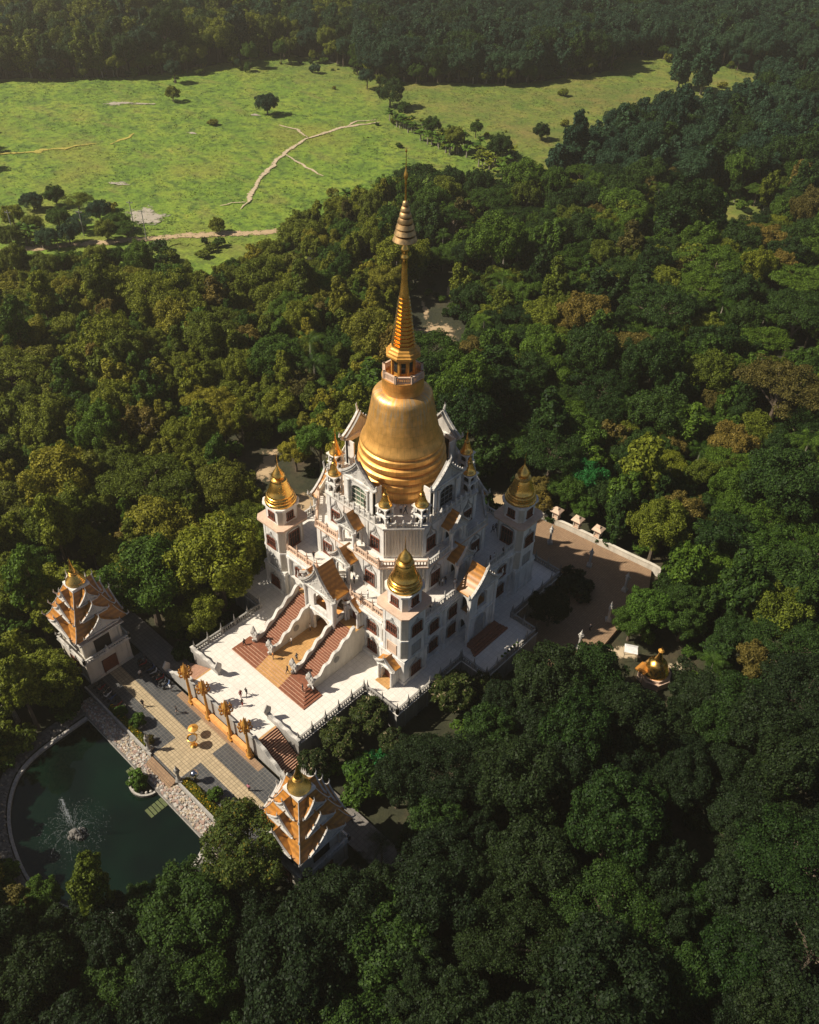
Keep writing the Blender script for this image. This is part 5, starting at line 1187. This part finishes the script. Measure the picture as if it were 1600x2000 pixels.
def zone(px, py):
    if py > 1650: return 'in the bottom wood, ' + ('below the pond' if px < 420 else 'below the near pagoda' if px < 760 else 'below the shrine lane' if px < 1150 else 'bottom right corner')
    if py > 1340 and px > 560: return 'in the front right wood, ' + ('below the podium' if px < 1000 else 'below the small stupa' if px < 1320 else 'right edge')
    if px < 420 and py > 1000: return 'in the wood around the left pagoda'
    row = 'beside the domed towers' if py > 880 else 'beside the bell' if py > 700 else 'beside the ringed cone' if py > 540 else 'beside the umbrella spire'
    if px < 790: return 'in the left wood %s' % row + ('' if px > 380 else ', left edge')
    return 'in the right wood %s' % row + ('' if px < 1220 else ', right edge')
ORD = ['leftmost', 'second-from-left', 'third-from-left', 'fourth-from-left', 'fifth-from-left', 'sixth-from-left', 'seventh-from-left', 'eighth-from-left', 'ninth-from-left', 'tenth-from-left']
bins = {}
for t in TREES[:NI]: bins.setdefault((FORM[t[2]], TONE[t[4]], zone(t[5], t[6])), []).append(t)
for (fm, tn, zn), L_ in bins.items():
    L_.sort(key=lambda t: t[5])
    for i, (x, y, k, sc, leaf, px, py, w) in enumerate(L_):
        lab = ('%s %s tree %s' % (fm, tn, zn)).replace('feathery palm green tree', 'green feathery palm')
        if len(L_) > 1: lab = ('%s ' % ORD[min(i, 9)]) + lab
        o_ = tree(k, x, y, sc, leaf, lab, '%s %s trees %s' % (fm, tn, zn)); o_.scale = (sc*random.uniform(.88, 1.15), sc*random.uniform(.88, 1.15), sc*random.uniform(.78, 1.28))
# the rest of the woods: one mass, instanced from the same trunks and crowns
def points_obj(name, pts, combos, label, cat):
    me = bpy.data.meshes.new(name); me.from_pydata([(p[0], p[1], p[2]) for p in pts], [], [])
    for an, ty, i in (('combo', 'INT', 3), ('turn', 'FLOAT', 4), ('size', 'FLOAT_VECTOR', 5)):
        a = me.attributes.new(an, ty, 'POINT'); a.data.foreach_set('vector' if i == 5 else 'value', [c for p in pts for c in p[5]] if i == 5 else [p[i] for p in pts])
    o = link(name, me); tag(o, label, cat, kind='stuff')
    ng = bpy.data.node_groups.new(name, 'GeometryNodeTree'); N = ng.nodes; L = ng.links
    ng.interface.new_socket('Geometry', in_out='INPUT', socket_type='NodeSocketGeometry'); ng.interface.new_socket('Geometry', in_out='OUTPUT', socket_type='NodeSocketGeometry')
    gi = N.new('NodeGroupInput'); go = N.new('NodeGroupOutput'); jn = N.new('GeometryNodeJoinGeometry')
    def attr(nm, ty):
        x = N.new('GeometryNodeInputNamedAttribute'); x.data_type = ty; x.inputs['Name'].default_value = nm; return x.outputs[0]
    ci, tu, sz = attr('combo', 'INT'), attr('turn', 'FLOAT'), attr('size', 'FLOAT_VECTOR')
    cx = N.new('ShaderNodeCombineXYZ'); L.new(tu, cx.inputs[2])
    for i, (src, mats) in enumerate(combos):
        cmp_ = N.new('FunctionNodeCompare'); cmp_.data_type = 'INT'; cmp_.operation = 'EQUAL'; L.new(ci, cmp_.inputs[2]); cmp_.inputs[3].default_value = i
        inst = N.new('GeometryNodeInstanceOnPoints'); L.new(gi.outputs[0], inst.inputs['Points']); L.new(cmp_.outputs[0], inst.inputs['Selection'])
        j2 = N.new('GeometryNodeJoinGeometry')
        for ob, mt in zip(src, mats):
            oi = N.new('GeometryNodeObjectInfo'); oi.inputs['Object'].default_value = ob
            sm = N.new('GeometryNodeSetMaterial'); sm.inputs['Material'].default_value = MATS[mt]; L.new(oi.outputs['Geometry'], sm.inputs[0]); L.new(sm.outputs[0], j2.inputs[0])
        L.new(j2.outputs[0], inst.inputs['Instance']); L.new(cx.outputs[0], inst.inputs['Rotation']); L.new(sz, inst.inputs['Scale']); L.new(inst.outputs[0], jn.inputs[0])
    L.new(jn.outputs[0], go.inputs[0]); md = o.modifiers.new('scatter', 'NODES'); md.node_group = ng; return o
SRC = {}
for o_ in list(COL.objects):
    if o_.get('category') in ('tree', 'bush'):
        ch = {c_.name.split('.')[0]: c_ for c_ in o_.children}
        for k, v in KIND.items():
            if k not in SRC and ch.get('crown') and ch['crown'].data == v[1]: SRC[k] = (ch['trunk'], ch['crown'])
def stuff(name, items, label):
    combos = []; idx = {}; pts = []
    for x, y, k, sc, leaf in items:
        if k not in SRC: k = 'round'
        c_ = (k, leaf)
        if c_ not in idx: idx[c_] = len(combos); combos.append((SRC[k], (KIND[k][0].materials[0].name, leaf)))
        pts.append((x, y, GZ, idx[c_], random.uniform(0, 6.28), (sc*random.uniform(.85, 1.18), sc*random.uniform(.85, 1.18), sc*random.uniform(.75, 1.3))))
    return points_obj(name, pts, combos, label, 'forest')
rest = TREES[NI:]; rng = random.Random(55)
for (xa, ya), (xb, yb) in zip(MEADOW_PX[15:], MEADOW_PX[16:]):
    for _ in range(int(abs(xb-xa)/7)+2):
        t_ = rng.random(); p = at(xa+(xb-xa)*t_, ya+(yb-ya)*t_+rng.uniform(-9, 4)+(rng.uniform(0, 40)*rng.random() if 540 < xa < 760 else 0), GZ)
        rest.append((p.x, p.y, rng.choice(('round3', 'shrub', 'shrub', 'round')), rng.choice((.35, .5, .7, 1.6)) if rng.random() < .8 else .9, rng.choice(('leaf_olive', 'leaf_green', 'leaf_teal')), 0, 0, 400))
rest = [(t[0], t[1], t[2], min(t[3], .9) if t[2].startswith('round') and t[7] == 400 else t[3], *t[4:]) for t in rest]
stuff('woodland', [t[:5] for t in rest if t[7] <= 290], 'continuous mixed woodland filling in behind the nearer trees')
stuff('far_forest', [t[:5] for t in rest if t[7] > 290], 'dense far forest and plantation beyond the meadow')
# undergrowth
und = []; rng = random.Random(77)
for _ in range(9000):
    x, y = rng.uniform(-260, 140), rng.uniform(-110, 300); q = region(x, y)
    if not q or q[2] > 300: continue
    if inpoly(x, y, MEADOW) or (inpoly(x, y, VERGE) and rng.random() < .55) or (q[2] < 190 and inpoly(x, y, EXCL[0])) or any((x-a)**2+(y-b)**2 < (c*.8)**2 for a, b, c in CL): continue
    und.append((x, y, 'shrub', rng.uniform(.6, 1.6), rng.choice(('leaf_green', 'leaf_olive', 'leaf_deep') if q[0] < 800 else ('leaf_deep', 'leaf_green', 'leaf_darkened'))))
stuff('undergrowth', und, 'low undergrowth between the trees')
# bananas along the meadow edge
BAN = [((765, 228), (1000, 335), 60), ((640, 408), (800, 362), 20), ((860, 262), (1010, 310), 24), ((0, 455), (120, 470), 12)]
rng = random.Random(8)
for (x0, y0), (x1, y1), n_ in BAN:
    for i in range(n_):
        t_ = rng.random(); p = at(x0+(x1-x0)*t_+rng.uniform(-14, 14), y0+(y1-y0)*t_+rng.uniform(-9, 9), GZ+2)
        where = 'along the meadow edge right of the spire' if x0 >= 640 else 'in the roadside grove'
        tree(rng.choice(('banana', 'banana2')), p.x, p.y, rng.uniform(1.1, 1.7), rng.choice(('leaf_green', 'leaf_olive', 'leaf_bright')), 'banana plant %s' % where, 'banana plants %s' % where, 'banana_plant', 'banana plant', None, GZ+.1)
# scattered scrub and grass tussocks of the meadow
def tussocks():
    rng = np.random.default_rng(5); P = []; xs = [p.x for p in MEADOW]; ys = [p.y for p in MEADOW]
    C = np.column_stack([rng.uniform(min(xs), max(xs), 60000), rng.uniform(min(ys), max(ys), 60000)])
    for x, y in C:
        q = math.sin(x*.11+1.3*math.sin(y*.05))*math.sin(y*.13+1.7*math.sin(x*.04))+.6*math.sin(x*.37+y*.21)*math.sin(y*.29-x*.1)
        if rng.random() < .25+.6*max(0, q+.2) and inpoly(x, y, MEADOW): P.append((x, y, GZ+.26))
    P = np.array(P); n = len(P); a = np.repeat(P, 3, axis=0); a[:, :2] += rng.normal(size=(len(a), 2))*.35; a[:, 2] += rng.uniform(0, .3, len(a))
    N = unit(rng.normal(size=(len(a), 3))*.32+np.array([0, 0, 1.0])); me = leaf_mesh('tussocks', a, N, rng.uniform(.10, .26, len(a)), 'meadow_grass', 1.3, 5)
    tag(link('tussocks', me), 'rough grass tussocks over the meadow', 'grass', kind='stuff')
tussocks()
sh = []
for _ in range(420):
    px, py = rng.uniform(-40, 1640), rng.uniform(110, 480); p = at(px, py, GZ)
    if not inpoly(p.x, p.y, MEADOW): continue
    dens = .05 if px < 700 else .22
    if py < 150: dens = .9
    if rng.random() < dens: sh.append((p.x, p.y, 'shrub', rng.choice((.3, .45, .5, .8, 1.4))*rng.uniform(.8, 1.2), rng.choice(('leaf_olive', 'leaf_green', 'leaf_warm'))))
stuff('scrub', sh, 'scattered low scrub over the meadow')

# ------------------------------------------------------------------ people and scooters
def person_mesh(pose):
    me = bpy.data.meshes.new('person'); V = []; E = []; Rr = []
    def v(p, r): V.append(p); Rr.append(r); return len(V)-1
    def e(a, b): E.append((a, b))
    st = {'stand': (.09, 0, 0), 'walk': (.09, .28, .18), 'lean': (.10, .08, .3)}[pose]
    pel = v((0, 0, .92), .135); wai = v((0, 0, 1.08), .125); che = v((0, -.01, 1.30), .145); nec = v((0, 0, 1.46), .06); hd0 = v((0, -.01, 1.56), .085); hd = v((0, -.02, 1.64), .1); top = v((0, -.01, 1.71), .075)
    for a, b in ((pel, wai), (wai, che), (che, nec), (nec, hd0), (hd0, hd), (hd, top)): e(a, b)
    for s in (-1, 1):
        d = st[1]*s; h = v((s*st[0], 0, .86), .1); k = v((s*st[0], -d*.5-.03, .48), .068); a = v((s*st[0], -d+.02, .09), .045); t = v((s*(st[0]+.02), -d-.13, .04), .04)
        e(pel, h); e(h, k); e(k, a); e(a, t)
        sh = v((s*.19, 0, 1.38), .065); el = v((s*.25, -st[2]*s*.4+.04, 1.12), .05)
        w = v((s*.24, -.12-st[2]*s, .90), .036) if pose != 'lean' else v((s*.16, -.3, 1.18), .036)
        f = v((s*.24, -.16-st[2]*s, .82), .03) if pose != 'lean' else v((s*.10, -.36, 1.24), .03)
        e(che, sh); e(sh, el); e(el, w); e(w, f)
    me.from_pydata(V, E, []); o = bpy.data.objects.new('tmp', me); COL.objects.link(o)
    sk = o.modifiers.new('s', 'SKIN'); ss = o.modifiers.new('u', 'SUBSURF'); ss.levels = 1; ss.render_levels = 1
    for i, r in enumerate(Rr): me.skin_vertices[0].data[i].radius = (r, r)
    me.skin_vertices[0].data[0].use_root = True
    bpy.context.view_layer.update(); dg = bpy.context.evaluated_depsgraph_get()
    out = bpy.data.meshes.new_from_object(o.evaluated_get(dg)); bpy.data.objects.remove(o); out.name = 'person'
    for m in ('skin', 'cloth_dark', 'cloth_grey', 'hair'): out.materials.append(MATS[m])
    for p in out.polygons:
        c_ = p.center; p.use_smooth = True
        p.material_index = 3 if (c_.z > 1.62 or (c_.z > 1.5 and c_.y > .02)) else 0 if c_.z > 1.46 else 1 if (c_.z > .98 and abs(c_.x) < .30 and not (c_.z < 1.08 and abs(c_.x) > .2)) else 2 if (c_.z > .1 and abs(c_.x) < .2) else 0
    return out
PM_ = {k: person_mesh(k) for k in ('stand', 'walk', 'lean')}
def person(x, y, z, pose, shirt, legs, label, rz=None, group=None):
    o = link('person', PM_[pose], None, (x, y, z), random.uniform(0, 6.28) if rz is None else rz); tag(o, label, 'person', group)
    for i, m in ((1, shirt), (2, legs)): o.material_slots[i].link = 'OBJECT'; o.material_slots[i].material = MATS[m]
    for i in (0, 3): o.material_slots[i].link = 'OBJECT'; o.material_slots[i].material = MATS['skin' if i == 0 else 'hair']
PEOPLE = [(280, 1380, CZ, 'walk', 'cloth_dark', 'cloth_dark', 'person in dark clothes walking the tan courtyard strip toward the left pagoda'), (346, 1393, CZ, 'walk', 'cloth_dark', 'cloth_grey', 'person in dark clothes on dark tiles near the golden pillars'), (487, 1545, CZ, 'stand', 'cloth_pink', 'cloth_dark', 'person in pink top at the near end of the tan strip'), (334, 1350, CZ, 'stand', 'cloth_white', 'cloth_grey', 'person in white by the gold pillar farthest left'), (275, 1322, CZ, 'stand', 'cloth_white', 'cloth_dark', 'person in white shirt near the parked scooters'),
    (471, 1362, .0, 'stand', 'cloth_red', 'cloth_red', 'person in red standing on the white front terrace'), (482, 1358, 0, 'walk', 'cloth_dark', 'cloth_dark', 'person in black beside the one in red on the terrace'), (474, 1379, 0, 'stand', 'cloth_dark', 'cloth_red', 'person in dark top in front of the red one on the terrace'),
    (534, 1287, ZL+.005, 'stand', 'cloth_orange', 'cloth_grey', 'person in orange top at the foot of the left naga wall'), (562, 1315, ZL+.005, 'walk', 'cloth_dark', 'cloth_dark', 'person in dark clothes at the foot of the middle naga wall'), (580, 1290, ZL+.005, 'lean', 'cloth_grey', 'cloth_dark', 'person in grey beside the middle naga hood'), (606, 1232, ZL+.005, 'stand', 'cloth_white', 'cloth_dark', 'person in white shirt under the gatehouse arch'), (570, 1258, ZL+.005, 'stand', 'cloth_white', 'cloth_grey', 'person in white midway along the ochre court'), (592, 1350, ZL-.14, 'stand', 'cloth_dark', 'cloth_dark', 'person in dark clothes on the red steps by the right naga hood'), (612, 1353, .005, 'stand', 'cloth_white', 'cloth_dark', 'person in white shirt right of the red steps'), (478, 1262, .3, 'walk', 'cloth_dark', 'cloth_dark', 'person in dark clothes at the top left of the red steps'), (520, 1225, .9, 'stand', 'cloth_white', 'cloth_white', 'person in white at the foot of the left red flight'),
    (613, 1092, FL2+.005, 'walk', 'cloth_dark', 'cloth_grey', 'person in dark clothes on the upper terrace by the left tower'), (656, 1124, FL2+.005, 'stand', 'cloth_dark', 'cloth_dark', 'person standing behind the gatehouse roof on the upper terrace'), (674, 1141, FL2+.005, 'walk', 'cloth_dark', 'cloth_dark', 'person walking right of the gatehouse roof'), (692, 1139, FL2+.005, 'stand', 'cloth_blue', 'cloth_dark', 'person in blue at the small porch column'), (712, 1142, FL2+.005, 'stand', 'cloth_dark', 'cloth_dark', 'person in dark clothes under the second storey window'), (692, 1166, FL2+.005, 'stand', 'cloth_grey', 'cloth_dark', 'person in grey at the sunlit terrace balustrade'), (719, 1168, FL2+.005, 'lean', 'cloth_white', 'cloth_dark', 'person taking a picture on the sunlit terrace'), (705, 1181, FL2+.005, 'stand', 'cloth_dark', 'cloth_orange', 'person leaning near the balustrade left of the near tower'), (840, 1195, FL2+.005, 'stand', 'cloth_dark', 'cloth_dark', 'person in the terrace corner right of the near tower dome'),
    (848, 1142, FL2+.005, 'stand', 'cloth_dark', 'cloth_dark', 'leftmost person of the group in the shaded terrace'), (858, 1143, FL2+.005, 'lean', 'cloth_grey', 'cloth_dark', 'person in grey in the middle of the shaded group'), (864, 1144, FL2+.005, 'stand', 'cloth_white', 'cloth_dark', 'person in white in the shaded group'), (870, 1141, FL2+.005, 'stand', 'cloth_dark', 'cloth_blue', 'rightmost person of the shaded group'), (888, 1146, FL2+.005, 'stand', 'cloth_white', 'cloth_grey', 'person in white by the shaded porch roof'), (925, 1088, FL2+.005, 'stand', 'cloth_red', 'cloth_dark', 'person in red by the shaded storey wall'), (935, 1075, FL2+.005, 'stand', 'cloth_dark', 'cloth_dark', 'person in dark clothes at the shaded wall corner'), (962, 1040, FL2+.005, 'walk', 'cloth_dark', 'cloth_dark', 'left one of the pair before the right tower door'), (968, 1037, FL2+.005, 'walk', 'cloth_grey', 'cloth_dark', 'right one of the pair before the right tower door'), (957, 1100, FL2+.005, 'stand', 'cloth_dark', 'cloth_dark', 'person at the shaded balustrade behind the porch gable'), (964, 1095, FL2+.005, 'stand', 'cloth_white', 'cloth_dark', 'person in white at the shaded balustrade'), (982, 1085, FL2+.005, 'stand', 'cloth_dark', 'cloth_grey', 'person in dark top near the right tower balustrade'), (612, 1010, FL2+.005, 'stand', 'cloth_dark', 'cloth_dark', 'person on the far left upper terrace behind the left tower'),
    (783, 1003, FL4+.005, 'stand', 'cloth_white', 'cloth_dark', 'person in white between the two front turrets'), (792, 1004, FL4+.005, 'walk', 'cloth_dark', 'cloth_dark', 'person in dark clothes between the two front turrets'), (712, 992, FL4+.005, 'stand', 'cloth_dark', 'cloth_dark', 'person before the tall green window of the bell platform'), (690, 976, FL4+.005, 'stand', 'cloth_grey', 'cloth_dark', 'person in grey at the left end of the bell platform'), (686, 1607, CZ, 'walk', 'cloth_dark', 'cloth_dark', 'person on the path right of the near pagoda'), (1152, 1232, CZ, 'stand', 'cloth_dark', 'cloth_dark', 'person in dark clothes on the shaded plaza')]
for px, py, z, pose, a, b_, l in PEOPLE:
    p = at(px, py, z); person(p.x, p.y, z, pose, a, b_, l)
def scooter_meshes():
    body = MB()
    body.loft([[(x*w, y, z+x2) for x, x2 in ((-1, 0), (-.6, h), (.6, h), (1, 0), (.6, -h*.6), (-.6, -h*.6))] for y, w, z, h in ((.75, .06, .72, .06), (.45, .16, .66, .18), (.1, .17, .58, .16), (-.15, .13, .36, .06), (-.4, .14, .40, .10), (-.55, .14, .75, .22), (-.62, .08, .95, .08))])
    seat = MB().loft([[(x*w, y, .86+z) for x, z in ((-1, 0), (-.7, .1), (.7, .1), (1, 0), (.8, -.06), (-.8, -.06))] for y, w in ((.72, .08), (.5, .14), (.2, .14), (.0, .09))])
    bar = MB().tube([(-.34, -.5, 1.08), (-.1, -.58, 1.04), (.1, -.58, 1.04), (.34, -.5, 1.08)], .022, 5).tube([(0, -.58, 1.03), (0, -.72, .4)], .035, 5)
    wh = MB(); n = 14
    for r0, r1, w, m in ((.27, .2, .06, 0), (.19, .03, .035, 1)):
        rings = [[(sx*w, r*math.cos(2*PI*i/n), r*math.sin(2*PI*i/n)) for i in range(n)] for sx, r in ((-1, r1), (-1, r0), (1, r0), (1, r1))]; wh.loft(rings, m, True, False)
    return body.mesh('body', ['black_plastic']), seat.mesh('seat', ['rubber']), bar.mesh('handlebar', ['steel']), wh.mesh('wheel', ['rubber', 'steel'])
SM = scooter_meshes()
def scooter(x, y, rz, mat, label):
    o = thing('scooter', label, 'scooter', (x, y, CZ), rz, 'scooters parked by the left pagoda')
    b_ = link('body', SM[0], o); b_.material_slots[0].link = 'OBJECT'; b_.material_slots[0].material = MATS[mat]
    link('seat', SM[1], o); link('handlebar', SM[2], o); link('wheel', SM[3], o, (0, -.72, .27)); link('wheel', SM[3], o, (0, .6, .27))
cm_ = [('cloth_dark', 'black'), ('steel', 'silver'), ('cloth_blue', 'blue'), ('cloth_red', 'red'), ('cloth_white', 'white')]
for i in range(9): m_, n_ = cm_[(i*2+1) % 5]; scooter(-18.6+i*.85, -38.4+random.uniform(-.15, .15), PI+random.uniform(-.1, .1), m_, '%s scooter in the parked row by the terrace end, %s from the left pagoda' % (n_, ('first', 'second', 'third', 'fourth', 'fifth', 'sixth', 'seventh', 'eighth', 'ninth')[i]))
for i in range(8): m_, n_ = cm_[(i*3) % 5]; scooter(-19.2+i*.9, -45.4+random.uniform(-.15, .15), random.uniform(-.1, .1), m_, '%s scooter in the parked row on the pond side, %s from the left pagoda' % (n_, ('first', 'second', 'third', 'fourth', 'fifth', 'sixth', 'seventh', 'eighth')[i]))

# ------------------------------------------------------------------ haze
hz = MB().box(-1700, 1700, -1800, 1700, -6, 112).build('haze', 'concrete'); hz['kind'] = 'stuff'
m = bpy.data.materials.new('haze_air'); m.use_nodes = True; nt = m.node_tree
for n_ in list(nt.nodes):
    if n_.type != 'OUTPUT_MATERIAL': nt.nodes.remove(n_)
pv = nt.nodes.new('ShaderNodeVolumePrincipled'); pv.inputs['Color'].default_value = (1.0, .90, .70, 1); pv.inputs['Density'].default_value = .00026; pv.inputs['Anisotropy'].default_value = .45
nt.links.new(pv.outputs[0], nt.nodes['Material Output'].inputs['Volume']); hz.data.materials[0] = m
